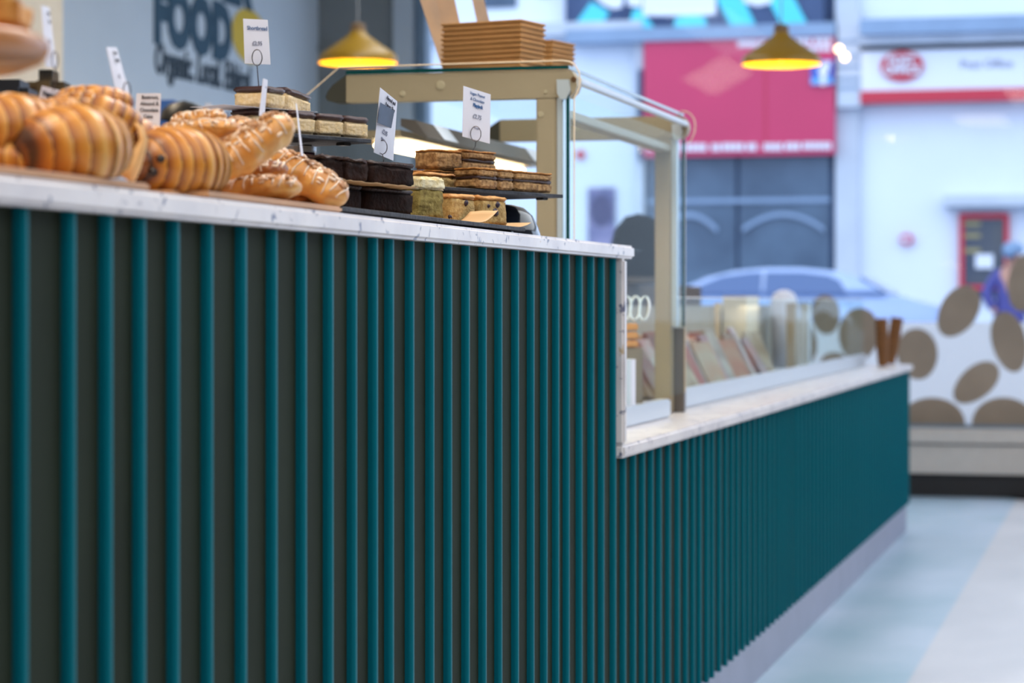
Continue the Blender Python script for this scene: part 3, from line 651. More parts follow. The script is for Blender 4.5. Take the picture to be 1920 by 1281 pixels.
def danish(label, px, py, Z, L, Wd, H, yaw, roll, seed, z=None, pitch=0, dark=0, topping=True):
    rs = random.Random(seed); c = W(px, py, Z)
    if z is not None: c.z = z
    t = thing('pecan_pastry', label, 'pastry', c, TH+yaw, 'iced pecan pastries'); t.rotation_euler.y = -roll; t.rotation_euler.x = pitch
    bm = bmesh.new(); cl = bm.loops.layers.float_color.new('bake'); nu, nv = 70, 36; off = Vector((rs.random()*9, rs.random()*9, 1)); vals = {}; rings = []
    def surf(s, a):
        env = max(0, 1-abs(s)**3.2)**.5
        ridge = 1+.05*math.sin(s*13+a*2+seed)+.16*noise.noise(Vector((s*3.5, math.cos(a)*1.2, math.sin(a)*1.2))+off)
        top = .10*math.exp(-((a-PI/2)/.5)**2)
        return Vector((s*L/2, Wd/2*env*ridge*math.cos(a), H/2*env*ridge*math.sin(a)*(1-top)))
    for i in range(nu+1):
        s = -1+2*i/nu; ring = []
        for k in range(nv):
            a = 2*PI*k/nv; v = bm.verts.new(surf(s, a)); ring.append(v)
            vals[v] = .74-.20*max(0, math.sin(a))+.22*noise.noise(Vector((s*5, math.cos(a)*2, math.sin(a)*2))+off)+.14*(math.sin(a) < -.2)-dark
        rings.append(ring)
    for i in range(nu):
        for k in range(nv): bm.faces.new((rings[i][k], rings[i][(k+1) % nv], rings[i+1][(k+1) % nv], rings[i+1][k]))
    for f in bm.faces:
        for l in f.loops: l[cl] = tuple(lerp3(pal(vals[l.vert]), rgb(204, 156, 100), .35 if not dark else 0))+(1,)
    obj('dough', bm, M['pastry'], t, True)
    if topping:
        bm = bmesh.new()
        for i in range(70):
            s = rs.uniform(-.82, .82); a = PI/2+rs.gauss(0, .32); p = surf(s, a)*1.0; r = rs.uniform(.0022, .0048)
            q_ = bmesh.ops.create_icosphere(bm, subdivisions=1, radius=r, matrix=Matrix.Translation(p) @ Matrix.Rotation(rs.random()*6, 4, 'Z') @ Matrix.Diagonal((1.5, .8, .7, 1)))
        for v in bm.verts: v.co += noise.noise_vector(v.co*300)*.0008
        o = obj('pecan_topping', bm, M['nut'], t, True); o['kind'] = 'stuff'
    bm = bmesh.new()
    for i in range(9):
        s0 = -.86+1.72*i/8+rs.uniform(-.04, .04); pts = []; a0 = rs.uniform(.02, .5); a1 = PI-rs.uniform(-.25, .4); sl = rs.uniform(-.14, .14)
        for k in range(13):
            f = k/12; a = -a0*.9+(a1+a0)*f; s = max(-.93, min(.93, s0+sl*(f-.5)+.03*math.sin(f*9+i)))
            pts.append(surf(s, a)*1.012)
        tube(bm, pts, [.0005+.0013*abs(math.sin(k*1.3+i)) for k in range(13)], 6)
    for i in range(26):
        s = rs.uniform(-.85, .85); a = PI/2+rs.gauss(0, .9); bmesh.ops.create_icosphere(bm, subdivisions=2, radius=rs.uniform(.003, .006), matrix=Matrix.Translation(surf(s, a)*.98) @ Matrix.Diagonal((1.3, .8, .5, 1)))
    o = obj('icing', bm, M['icing'], t, True)
    return t
danish('iced pecan pastry lying tilted on top of the pile, pointing up towards the shortbread', 474, 274, 2.84, .115, .060, .048, .25, .62, 3, pitch=.25)
danish('iced pecan pastry leaning down against the brownies at the end of the wooden board', 577, 333, 3.10, .120, .060, .046, -.15, -.52, 5, pitch=.1)
danish('iced pecan pastry lying flat on the wooden board at the bottom of the pile', 485, 358, 2.92, .108, .06, .033, -.2, .06, 8, z=ZBD+.015)
danish('iced pecan pastry behind, on top of the chocolate roll side of the pile', 375, 243, 2.86, .095, .055, .024, .1, .08, 11)
danish('iced pecan pastry uppermost at the back below the beetroot cake card', 372, 224, 2.92, .07, .05, .020, .0, .12, 13)
danish('iced pecan pastry between the roll and the tilted top pastry', 415, 262, 2.92, .09, .055, .040, .4, .45, 17, pitch=.2)
danish('dark glazed pastry wedged underneath the tilted iced pastries', 478, 326, 3.0, .085, .05, .030, -.1, .0, 19, z=1.196, dark=.42, topping=False)
danish('dark glazed pastry deep in the pile against the brownies', 560, 362, 3.14, .10, .05, .032, -.1, .0, 23, z=ZBD+.016, dark=.45, topping=False)

# cake stand at the far left with an iced loaf cake
c0 = W(-250, HZ, 1.95)
cs = thing('cake_stand', 'round wooden cake stand at the left edge raised above the croissants', 'cake stand', (c0.x, c0.y, TOPZ))
bm = bmesh.new(); lathe(bm, [(0, .078), (.125, .078), (.140, .084), (.146, .092), (.146, .100), (.140, .104), (0, .104)], 64); obj('plate', bm, mat('stained wood', rgb(186, 116, 52), .35, var=.15, scale=9, coat=.3), cs, True)
bm = bmesh.new(); lathe(bm, [(0, 0), (.06, 0), (.06, .008), (.018, .02), (.018, .077), (0, .077)], 32); obj('pedestal', bm, M['wood'], cs, True)
c0 = W(-50, HZ, 1.97); t = thing('iced_loaf', 'golden loaf cake dripping with pale icing on the round wooden stand', 'cake', (c0.x, c0.y, TOPZ+.105), TH)
bm = bmesh.new(); box(bm, -.05, .042, -.035, .04, 0, .034, .008); bmesh.ops.subdivide_edges(bm, edges=[e for e in bm.edges if e.calc_length() > .01], cuts=6, use_grid_fill=True); lump(bm, bm.verts, .004, 50, Vector((1, 2, 3))); obj('crumb', bm, mat('golden cake', rgb(190, 116, 36), .6, scale=50, col2=rgb(226, 160, 70), bump=.6), t, True)
bm = bmesh.new(); box(bm, -.047, .037, -.034, .037, .033, .045, .005); bmesh.ops.subdivide_edges(bm, edges=[e for e in bm.edges if e.calc_length() > .01], cuts=6, use_grid_fill=True); lump(bm, bm.verts, .004, 40, Vector((4, 2, 3)))
obj('icing', bm, M['icing'], t, True)

# ------------------------------------------------------------------ price cards
card('white price card with pale blue heading held high on a long wire above the shortbread', [(456, 35), (502, 37), (510, 122), (459, 119)], (3.36, 3.38),
     [('Shortbread', .52, .76, .13, 'inkb', .0005), ('£2.95', .5, .42, .13, 'inkg', .002)], (482, 108, 15, 484, 198, .62))
card('white price card reading Almond and Polenta Slice clipped into the brownies', [(713, 164), (745, 190), (742, 293), (701, 286)], (3.50, 3.56),
     [('Almond and', .56, .85, .085, 'ink', .0015), ('Polenta Slice', .55, .745, .085, 'ink', .0015), ('£2.95', .42, .33, .10, 'inkg', .002), ('Allergens', .36, .24, .05, 'inkg', 0)], (717, 276, 13, 718, 310, .68))
tdark = bpy.data.objects[-1]
card('white price card reading Flapjack clipped into the top flapjack', [(869, 161), (920, 177), (919, 268), (867, 256)], (4.06, 4.10),
     [('Vegan Peanut', .5, .87, .085, 'inkb', .0), ('& Chocolate', .5, .76, .085, 'inkb', .0), ('Flapjack', .52, .645, .095, 'inkb', .004), ('£2.75', .5, .42, .12, 'inkg', .002), ('Allergens', .5, .22, .06, 'inkg', 0)], (892, 251, 14, 886, 284, .70))
card('small white standing card reading Beetroot, Almond & Chocolate Cake', [(256, 175), (302, 175), (301, 250), (251, 250)], (2.98, 2.98),
     [('Beetroot,', .55, .86, .13, 'ink', .001), ('Almond &', .54, .70, .13, 'ink', .001), ('Chocolate', .54, .54, .13, 'ink', .001), ('Cake', .52, .38, .13, 'ink', .001)])
card('small tilted white card reading Vegan half hidden behind the croissants', [(79, 161), (124, 172), (118, 205), (70, 196)], (2.78, 2.80), [('Vegan T', .42, .52, .36, 'ink', .01)])
card('narrow tilted white price card above the top croissant', [(200, 88), (219, 89), (252, 186), (222, 190)], (2.66, 2.70),
     [('Vegan', .5, .86, .09, 'ink', .0015), ('Pastries', .55, .72, .09, 'ink', .0015), ('£2.', .45, .42, .10, 'inkg', 0)], (238, 170, 16, 246, 200, .42))
card('tall narrow white price card beside the cake stand', [(78, 10), (93, 14), (112, 126), (86, 126)], (2.50, 2.54),
     [('Vegan', .55, .86, .08, 'ink', .0015), ('Slice', .58, .72, .08, 'ink', .0015), ('£2.', .5, .40, .09, 'inkg', 0)], (103, 112, 16, 100, 172, .35))
card('white card seen nearly edge on between the iced pastries and the shortbread', [(494, 147), (502, 150), (498, 217), (486, 217)], (3.08, 3.14), [('Slice', .5, .75, .08, 'inkg', 0)])
card('clear edge of a card standing out of the iced pastry by the brownies', [(555, 193), (557, 196), (571, 292), (565, 292)], (3.06, 3.10), [])
# dark panel on the polenta card
tl, tr, br, bl = W(712, 192, 3.49), W(738, 208, 3.545), W(732, 240, 3.545), W(706, 230, 3.49)
for o in bpy.data.objects:
    if o.get('label', '').startswith('white price card reading Almond'):
        nn = (tr-tl).cross(tl-bl).normalized(); nn = nn if nn.dot(CAM-tl) > 0 else -nn
        bm = bmesh.new(); prism(bm, [p+nn*.001 for p in (tl, tr, br, bl)], nn*.0005); pk = obj('dark_picture', bm, mat('slate picture', rgb(66, 80, 104), .5, var=.3), o); pk.matrix_parent_inverse = Matrix.Translation(o.location).inverted()

# ------------------------------------------------------------------ kraft trays and folded boxes on top of the tall cabinet
ZT = loc(900, 133)[1]+.0095
def tray_mesh(lx, ly, h):
    bm = bmesh.new(); box(bm, -lx/2+.005, lx/2-.005, -ly/2+.005, ly/2-.005, 0, h*.55, .0008)
    box(bm, -lx/2, lx/2, -ly/2, ly/2, h*.5, h*.96, h*.2, 3)
    for v in bm.verts: v.co.z += .0006*math.sin(v.co.x*60)
    bmesh.ops.recalc_face_normals(bm, faces=bm.faces); me = bpy.data.meshes.new('kraft_tray'); bm.to_mesh(me); bm.free(); me.materials.append(M['kraft'])
    for p in me.polygons: p.use_smooth = False
    return me
ORD = ['topmost', 'second', 'third', 'fourth', 'fifth', 'sixth', 'seventh', 'eighth', 'ninth', 'tenth', 'eleventh', 'twelfth']
def stack(px, Z, n, lx, ly, h, yaw, which, grp):
    me = tray_mesh(lx, ly, h); c = W(px, HZ, Z)
    for k in range(n):
        o = bpy.data.objects.new('kraft_tray', me); C.objects.link(o); o.location = (c.x+random.uniform(-.001, .001), c.y+random.uniform(-.001, .001), ZT+k*h)
        o.rotation_euler.z = TH+yaw+random.uniform(-.012, .012); r = n-1-k
        tag(o, 'brown kraft tray, %s in the %s stack on the cabinet' % ('topmost' if r == 0 else 'bottom one' if k == 0 else ORD[r]+' from the top', which), 'food tray', grp)
stack(925, 5.18, 11, .20, .115, .0107, -.50, 'nearer', 'nearer stack of kraft trays')
stack(987, 5.58, 11, .20, .115, .0107, -.50, 'farther', 'farther stack of kraft trays')
def leaning(label, pts, Z0, Z1, th=.008, grp='folded kraft boxes'):
    P = [W(x_, y_, Z0+(Z1-Z0)*((x_-pts[0][0])/(pts[1][0]-pts[0][0]))) for x_, y_ in pts]
    bm = bmesh.new(); prism(bm, P, FV*th); bmesh.ops.subdivide_edges(bm, edges=bm.edges, cuts=2)
    tag(obj('folded_box', bm, M['kraftb']), label, 'folded box', grp)
leaning('flat folded kraft box leaning outermost behind the nearer tray stack', [(778, -30), (812, -30), (846, 128), (829, 128)], 5.30, 5.34)
leaning('flat folded kraft box leaning second behind the nearer tray stack', [(800, -34), (846, -30), (866, 60), (832, 60)], 5.36, 5.38)
leaning('flat folded kraft box leaning innermost behind the nearer tray stack', [(826, -34), (848, -20), (862, 60), (850, 75)], 5.42, 5.45)
leaning('narrow folded kraft box sticking up above the middle of the nearer tray stack', [(879, -30), (900, -30), (919, 44), (896, 50)], 5.36, 5.40)

# ------------------------------------------------------------------ pendant lamps
def lamp(px, py, Z, label):
    c = W(px, py, Z); s = Z/F
    t = thing('pendant_lamp', label, 'pendant lamp', c, 0, 'mustard pendant lamps')
    R = 74*s; prof = [(R, 0), (R*1.0, 10*s), (R*.94, 16*s), (R*.55, 36*s), (R*.25, 52*s), (R*.20, 58*s), (R*.20, 60*s)]
    bm = bmesh.new(); lathe(bm, prof, 48); obj('shade', bm, M['lamp'], t, True)
    bm = bmesh.new(); lathe(bm, [(r*.985, z-.001) for r, z in prof[:6]]+[(0, prof[5][1])], 48); obj('inner_glow', bm, M['lampin'], t, True)
    bm = bmesh.new(); lathe(bm, [(0, 60*s), (R*.19, 60*s), (R*.19, 72*s), (R*.1, 75*s), (0, 75*s)], 24); obj('neck', bm, M['lampn'], t)
    bm = bmesh.new(); tube(bm, [(0, 0, 75*s), (0, 0, 3.2-c.z)], .003, 8); obj('cord', bm, M['cordm'], t)
    bm = bmesh.new(); bmesh.ops.create_icosphere(bm, subdivisions=2, radius=.035, matrix=Matrix.Translation((0, 0, .05))); obj('bulb', bm, mat('bulb', (1, .72, .3, 1), .5, emit=6), t, True)
    l = bpy.data.lights.new('bulb light', 'POINT'); l.energy = 6; l.color = (1, .75, .4); l.shadow_soft_size = .04; lo = bpy.data.objects.new('bulb_light', l); C.objects.link(lo); lo.parent = t; lo.location = (0, 0, .03)
lamp(671, 118, 10.6, 'mustard yellow pendant lamp hanging in front of the grey panelled wall')
lamp(1465, 121, 10.75, 'mustard yellow pendant lamp hanging in front of the red shop sign across the street')

# ------------------------------------------------------------------ behind the counter
def tb_(name, m, px0, px1, py, Z, z0, depth, lab, cat, parent=None, bev=.02):
    a = W(px0, py, Z); b = W(px1, py, Z); x0, x1 = a.x, b.x
    bm = bmesh.new(); Lw = (b-a).length; box(bm, 0, Lw, 0, depth, 0, a.z-z0, bev, 4)
    o = obj(name, bm, m, None); o.location = (a.x, a.y, z0); o.rotation_euler.z = TH
    return tag(o, lab, cat) if lab else o
bx('back_bar', M['brownw'], -2.95, -2.12, 4.2, 9.4, 0, .92)
tag(bpy.data.objects['back_bar'], 'long low back bar behind the pastry counter', 'counter')
em = thing('espresso_machine', 'black domed coffee machine behind the beetroot cake card', 'coffee machine', W(346, HZ, 6.6)*1.0, TH)
em.location.z = .921
bm = bmesh.new(); box(bm, -.075, .06, -.05, .2, 0, .615, .03, 4); obj('body', bm, M['black'], em)
bm = bmesh.new(); lathe(bm, [(.068, .616), (.062, .64), (.04, .66), (0, .67)], 32, (-.008, .05, 0)); obj('hopper', bm, M['black'], em, True)
tb_('milk_jug', M['white'], 368, 408, 192, 6.3, .921, .06, 'rounded white container beside the black coffee machine', 'container', bev=.02)
tb_('blue_box', mat('blue plastic', rgb(60, 110, 190), .5), 290, 330, 187, 7.2, .921, .1, 'bright blue box behind the coffee machine', 'box', bev=.005)
tb_('navy_container', mat('navy cloth', rgb(52, 66, 92), .6), 412, 440, 206, 6.9, .921, .06, 'small navy container next to the white one', 'container')
tb_('coffee_grinder', mat('near black', rgb(20, 24, 36), .5), -40, 50, 147, 5.6, .921, .15, 'dark navy coffee grinder under the cake stand', 'coffee grinder')
tb_('coffee_sack', mat('sack', rgb(120, 96, 60), .8, scale=16, col2=rgb(30, 28, 26)), 45, 116, 128, 5.9, .921, .15, 'brown and black mottled coffee sack behind the vegan card', 'sack', bev=.03)
bb = tag(bx('rear_unit', mat('brown unit', rgb(92, 74, 60), .7), -2.05, -1.80, 8.0, 10.2, 0, 1.10), 'brown waist high unit behind the glass cabinets', 'counter')
a = W(1192, HZ, 8.9); gr = thing('domed_machine', 'black dome topped machine seen between the glass cabinets', 'machine', (a.x, a.y+.05, 1.101))
bm = bmesh.new(); lathe(bm, [(0, 0), (.12, 0), (.115, .10), (.09, .20), (.05, .25), (0, .262)], 36); obj('hood', bm, mat('matt black', rgb(18, 17, 17), .9, spec=.05), gr, True)
bm = bmesh.new(); lathe(bm, [(.121, .0), (.128, .004), (.128, .02), (.12, .024)], 36); obj('rim', bm, M['dgrey'], gr)

# food inside the low cabinet
pk = [rgb(150, 92, 84), rgb(204, 190, 168), rgb(190, 110, 80), rgb(176, 150, 120), rgb(200, 120, 110), rgb(120, 84, 80), rgb(214, 200, 180), rgb(196, 96, 90), rgb(160, 130, 100), rgb(205, 160, 130)]
wrap = ['dusky red', 'cream', 'orange', 'tan', 'pink', 'plum brown', 'off white', 'coral', 'khaki', 'peach']
for k in range(14):
    i = k % 10; y = 6.35+k*.155; x = -1.27-.01*(k % 3)
    m = mat('packed food', tuple(c*.6 for c in pk[i][:3])+(1,), .5, scale=14, col2=tuple(c*.7 for c in pk[(i+3) % 10][:3])+(1,), coat=.2)
    bm = bmesh.new(); prism(bm, [Vector((-.045, -.05, 0)), Vector((.06, -.05, 0)), Vector((-.04, -.05, .16+.02*(k % 3)))], Vector((0, .115, 0)))
    bmesh.ops.bevel(bm, geom=bm.edges[:], offset=.016, segments=3, affect='EDGES')
    o = obj('wrapped_sandwich', bm, m); o.location = (x, y, LOWZ+.013); o.rotation_euler.z = random.uniform(-.6, .3)
    pos = 'nearest the upright' if k == 0 else 'farthest along' if k == 13 else 'number %s along the row' % ORD[min(k, 11)]
    tag(o, '%s wrapped sandwich wedge in the low glass cabinet, %s' % (wrap[i], ['next to the grey upright', 'just past the grey upright', 'early in the row', 'before the wooden spoon', 'by the wooden spoon', 'past the wooden spoon', 'in the middle of the row', 'below the cream box', 'past the middle of the row', 'before the white dome', 'under the white dome', 'before the cream post', 'beside the cream post', 'behind the cream post'][k]), 'sandwich', 'wrapped sandwiches in the low cabinet')
for k in range(9):
    y = 6.3+k*.24; m = mat('tray food', pk[(k*3+1) % 10], .5, scale=20, col2=pk[(k*3+4) % 10])
    bm = bmesh.new(); box(bm, -.05, .05, -.09, .09, 0, .15+.02*(k % 2), .02, 3); o = obj('filled_roll', bm, m); o.location = (-1.41, y, LOWZ+.013)
    tag(o, 'filled bread roll in the back row of the low cabinet, %s' % ['nearest the grey upright', 'second from the upright', 'third from the upright', 'fourth from the upright', 'fifth from the upright', 'sixth from the upright', 'seventh from the upright', 'eighth from the upright', 'farthest from the upright'][k], 'bread roll', 'filled rolls in the low cabinet')
a = onX(1346, 620, -1.345); bm = bmesh.new(); tube(bm, [(a.x, a.y, LOWZ+.10), (a.x, a.y, 1.0), (a.x, a.y+.01, 1.025)], [.006, .010, .014], 10)
tag(obj('wooden_spoon', bm, mat('spoon wood', rgb(206, 186, 150), .6)), 'pale wooden spoon standing upright among the sandwiches', 'spoon')
a = onX(1470, 560, -1.43); bm = bmesh.new(); lathe(bm, [(0, 0), (.05, 0), (.056, .2), (.056, .27), (.045, .305), (.02, .32), (0, .322)], 32); o = obj('white_canister', bm, M['white'], None, True); o.location = (a.x, a.y, LOWZ+.013)
tag(o, 'white canister with a domed lid rising above the low glass', 'canister')
a = onX(1415, 556, -1.40); o = bx('cream_box', mat('cream card', rgb(226, 214, 190), .7), a.x-.09, a.x+.0, a.y-.2, a.y+.1, LOWZ+.013, 1.055); tag(o, 'cream box rising just above the low glass in the cabinet', 'box')
# things low inside the tall cabinet, seen past the end panel
zt0 = LOWZ+.0305
a = onY(1205, 640, Y1+.55)
bm = bmesh.new(); lathe(bm, [(0, 0), (.035, 0), (.035, .12), (0, .12)], 24); o = obj('paper_roll', bm, M['white'], None); p = W(1163, HZ, 5.5); o.location = (p.x, p.y, zt0); tag(o, 'white paper roll standing inside the tall cabinet', 'paper roll')
p = W(1202, HZ, 5.62)
for k in range(3):
    bm = bmesh.new(); box(bm, -.07, .03, -.05, .05, 0, .016, .003); o = obj('wooden_tray', bm, mat('orange wood', rgb(214, 150, 84), .5, var=.1)); o.location = (p.x-.05, p.y+.05, .925+k*.02); o.rotation_euler.z = TH
    tag(o, 'orange wooden tray inside the tall cabinet, %s of three' % ['lowest', 'middle', 'uppermost'][k], 'tray', 'wooden trays in the tall cabinet')
bm = bmesh.new(); box(bm, -.08, .04, -.06, .06, 0, .924-zt0, .004); o = obj('tray_riser', bm, mat('taupe riser', rgb(140, 124, 108), .6)); o.location = (p.x-.05, p.y+.05, zt0); o.rotation_euler.z = TH; tag(o, 'taupe riser block carrying the wooden trays in the tall cabinet', 'riser')
bm = bmesh.new()
for k in range(5): tube(bm, [(-.06+k*.022+.012*math.cos(a_), 0.01*math.sin(a_), .03+.028*math.sin(a_)) for a_ in [2*PI*j/20 for j in range(21)]], .003, 6, False)
o = obj('wire_basket', bm, M['silver'], None, True); o.location = (p.x-.03, p.y+.05, .987); tag(o, 'coiled silver wire holder on the wooden trays', 'wire holder')

# stacks of brown cups at the end of the low counter
def cups(px, Z, lean, label, n=6):
    c = W(px, HZ, Z); t = thing('cup_stack', label, 'cup stack', (c.x, c.y, LOWZ+.001), TH); t.rotation_euler.y = lean
    if lean > 0: t.location.z += .004
    for k in range(n):
        bm = bmesh.new(); z0 = k*.022; lathe(bm, [(.020, z0), (.028, z0+.095), (.030, z0+.098), (.028, z0+.101), (.026, z0+.098)], 28); obj('paper_cup', bm, M['cupm'], t, True)
M['cupm'] = mat('brown paper cup', rgb(118, 74, 30), .6, var=.08)
cups(1655, 10.55, -.03, 'upright stack of brown paper cups at the end of the low marble worktop')
cups(1669, 10.75, .15, 'leaning stack of brown paper cups at the end of the low marble worktop', 6)

# ------------------------------------------------------------------ the street outside
YF = 34.0
M['render'] = mat('white render', rgb(216, 224, 236), .9, var=.03, scale=.8); M['stone'] = mat('pale stone', rgb(186, 194, 206), .9, var=.05, scale=2)
M['ledge'] = mat('grey blue ledge', rgb(130, 152, 180), .8, var=.06, scale=2); M['red'] = mat('magenta red sign', rgb(190, 50, 92), .5, var=.03, scale=1); M['redp'] = mat('post red', rgb(190, 40, 62), .5)
M['dkw'] = mat('dark shop glass', rgb(52, 72, 96), .25, scale=1.2, col2=rgb(78, 100, 124)); M['cyan'] = mat('cyan paint', rgb(84, 205, 222), .7); M['mural'] = mat('dark blue mural', rgb(44, 62, 98), .7, scale=1.5, col2=rgb(64, 84, 120)); M['wpaint'] = mat('white paint', rgb(222, 226, 238), .7)
g = struct(bx('ground_street', mat('asphalt', rgb(120, 134, 156), .9, var=.06, scale=3), -30, 30, YW+.3, YF+4, -.2, -.05)); 
g2 = struct(bx('pavement_near', mat('paving', rgb(160, 168, 180), .9, var=.05, scale=3), -30, 30, YW+.25, 17, -.15, -.0))
g3 = struct(bx('pavement_far', mat('paving far', rgb(160, 168, 180), .9, var=.05, scale=3), -30, 30, 31.5, YF+.5, -.15, .05))
def fp(px, py, dy=0): return onY(px, py, YF-dy)
def frect(name, m, x0, y0, x1, y1, front, thick, parent=None, bev=0):
    """rectangle on the street front read off the picture, standing proud by front"""
    a = fp(x0, y0, front); b = fp(x1, y1, front)
    o = bx(name, m, a.x, b.x, YF-front, YF-front+thick, b.z, a.z, bev=bev)
    if parent is not None: o.parent = parent; o.matrix_parent_inverse = Matrix.Translation(parent.location).inverted()
    return o
GZ = fp(1500, HZ, 0)
def bld(name, label, x0, x1, m, top=9.0):
    a = fp(x0, 500); b = fp(x1, 500); t = thing(name, label, 'building', ((a.x+b.x)/2, YF, .05))
    w_ = bx('wall', m, a.x, b.x, YF, YF+3, .05, top); w_.parent = t; w_.matrix_parent_inverse = Matrix.Translation(t.location).inverted(); return t
b1 = bld('white_building', 'white rendered building across the street behind the tall glass cabinet', 560, 1198, M['render'])
frect('window', M['dkw'], 905, -120, 968, 13, .03, .1, b1); frect('window', M['dkw'], 1010, -120, 1040, -10, .03, .1, b1)
frect('sill', M['stone'], 780, 50, 1204, 62, .25, .3, b1); frect('pilaster', M['stone'], 1190, 62, 1206, 520, .2, .3, b1)
frect('downpipe', M['mural'], 1196, 130, 1203, 300, .3, .08, b1)
ps = thing('poster', 'dark blue and purple poster on the white building across the street', 'poster', (fp(1128, 460).x, YF-.05, fp(1128, 460).z))
frect('sheet', mat('poster print', rgb(60, 66, 120), .6, scale=2.5, col2=rgb(150, 140, 180)), 1102, 352, 1153, 462, .05, .04, ps)
bm = bmesh.new(); c = fp(1127, 395, .06); prism(bm, [Vector((c.x+.17*math.cos(2*PI*k/30), c.y, c.z+.24*math.sin(2*PI*k/30))) for k in range(30)], Vector((0, .008, 0))); o = obj('round_emblem', bm, mat('emblem', rgb(40, 34, 90), .6)); o.parent = ps; o.matrix_parent_inverse = Matrix.Translation(ps.location).inverted()
for nm, lab, px, py, r, m in (('round_sign', 'small blurred red round sign high on the white building', 1088, 290, 9, M['redp']),):
    bm = bmesh.new(); c = fp(px, py, .05); s = YF/F; prism(bm, [Vector((c.x+r*s*math.cos(2*PI*k/30), c.y, c.z+r*s*math.sin(2*PI*k/30))) for k in range(30)], Vector((0, .04, 0))); tag(obj(nm, bm, m), lab, 'sign')
b2 = bld('dark_glazed_shop', 'shop with dark windows below a magenta red sign across the street', 1198, 1566, M['mural'])
frect('shop_window', M['dkw'], 1212, 292, 1380, 560, .06, .1, b2); frect('shop_window', M['dkw'], 1386, 292, 1556, 560, .06, .1, b2)
frect('window_bar', M['ledge'], 1212, 374, 1556, 379, .1, .05, b2); 
for (x0, y0, x1, y1, m) in ((1235, 398, 1345, 408, M['ledge']), (1392, 398, 1545, 406, M['ledge'])):
    bm = bmesh.new(); P = []
    for k in range(15): P.append(fp(x0+(x1-x0)*k/14, y0+28*(abs(k/7-1)**2), .12))
    for k in range(14, -1, -1): P.append(fp(x0+(x1-x0)*k/14, y1+30*(abs(k/7-1)**2), .12))
    prism(bm, P, Vector((0, .05, 0))); o = obj('arched_sticker', bm, m); o.parent = b2; o.matrix_parent_inverse = Matrix.Translation(b2.location).inverted()
# mural fascia
mu = thing('painted_fascia', 'dark blue fascia painted with cyan and white slanted shapes above the red sign', 'fascia', (fp(1300, 56).x, YF-.2, fp(1300, 56).z))
MO = Matrix.Translation(mu.location).inverted()
frect('panel', M['mural'], 1060, -70, 1545, 57, .2, .2, mu)
def fpoly(m, pts, nm='painted_shape', dep=.22):
    bm = bmesh.new(); prism(bm, [fp(x_, y_, dep) for x_, y_ in pts], Vector((0, .015, 0))); o = obj(nm, bm, m); o.parent = mu; o.matrix_parent_inverse = MO
fpoly(M['cyan'], [(1075, 50), (1108, 4), (1125, 12), (1142, 24), (1128, 46), (1122, 52)]); fpoly(M['cyan'], [(1182, 54), (1178, 48), (1188, 18), (1200, 16), (1225, 50), (1222, 54)])
fpoly(M['cyan'], [(1262, 54), (1268, 32), (1300, 28), (1322, 32), (1326, 54)]); fpoly(M['cyan'], [(1344, 0), (1352, -20), (1385, -20), (1418, 50), (1372, 52)]); fpoly(M['cyan'], [(1444, 8), (1458, -20), (1480, -20), (1514, 46), (1466, 48)])
fpoly(M['wpaint'], [(1205, -40), (1342, -40), (1342, 28), (1205, 30)]); fpoly(M['wpaint'], [(1112, -10), (1130, 8), (1150, 17), (1166, 14), (1172, -20), (1120, -30)]); fpoly(M['wpaint'], [(1382, -30), (1392, 4), (1420, 12), (1445, 6), (1460, -30)])
fpoly(M['wpaint'], [(1176, -30), (1176, 10), (1203, 14), (1203, -30)])
frect('cornice', M['ledge'], 1060, 56, 1566, 67, .35, .4, mu)
# magenta sign
rs_ = thing('shop_sign', 'large magenta red shop sign with white blurred lettering and a blue square', 'sign', (fp(1385, 290).x, YF-.3, fp(1385, 290).z))
RO = Matrix.Translation(rs_.location).inverted()
frect('board', M['red'], 1207, 68, 1565, 289, .3, .2, rs_); frect('seam', M['redp'], 1434, 68, 1436, 289, .31, .02, rs_)
for (x0, x1, y0, y1) in ((1212, 1228, 268, 281), (1285, 1326, 270, 283), (1334, 1352, 270, 283), (1354, 1396, 269, 282), (1400, 1420, 269, 282), (1432, 1468, 269, 282), (1472, 1502, 268, 281), (1506, 1560, 267, 280), (1240, 1280, 270, 283),
                         (1384, 1422, 77, 87), (1424, 1440, 77, 87), (1492, 1522, 72, 82), (1526, 1560, 72, 82), (1500, 1560, 86, 95)):
    n = max(1, int((x1-x0)/9))
    for k in range(n):
        xa = x0+(x1-x0)*k/n; frect('letter_block', M['wpaint'], xa, y0, xa+(x1-x0)/n-2.0, y1, .32, .03, rs_)
fb_ = thing('blue_square_sign', 'blue square sign with a white letter f on the magenta shop sign', 'sign', (fp(1542, 158).x, YF-.34, fp(1542, 158).z))
frect('square', mat('sign blue', rgb(52, 92, 184), .5), 1520, 114, 1563, 158, .34, .03, fb_); frect('blue_band', mat('light blue', rgb(110, 176, 232), .5), 1521, 147, 1562, 157, .345, .02, fb_)
p = fp(1537, 157, .37); 
text('f', .42, M['wpaint'], fb_, frame(p, (1, 0, 0), (0, 0, 1)), .005, .02, 0, 'LEFT')
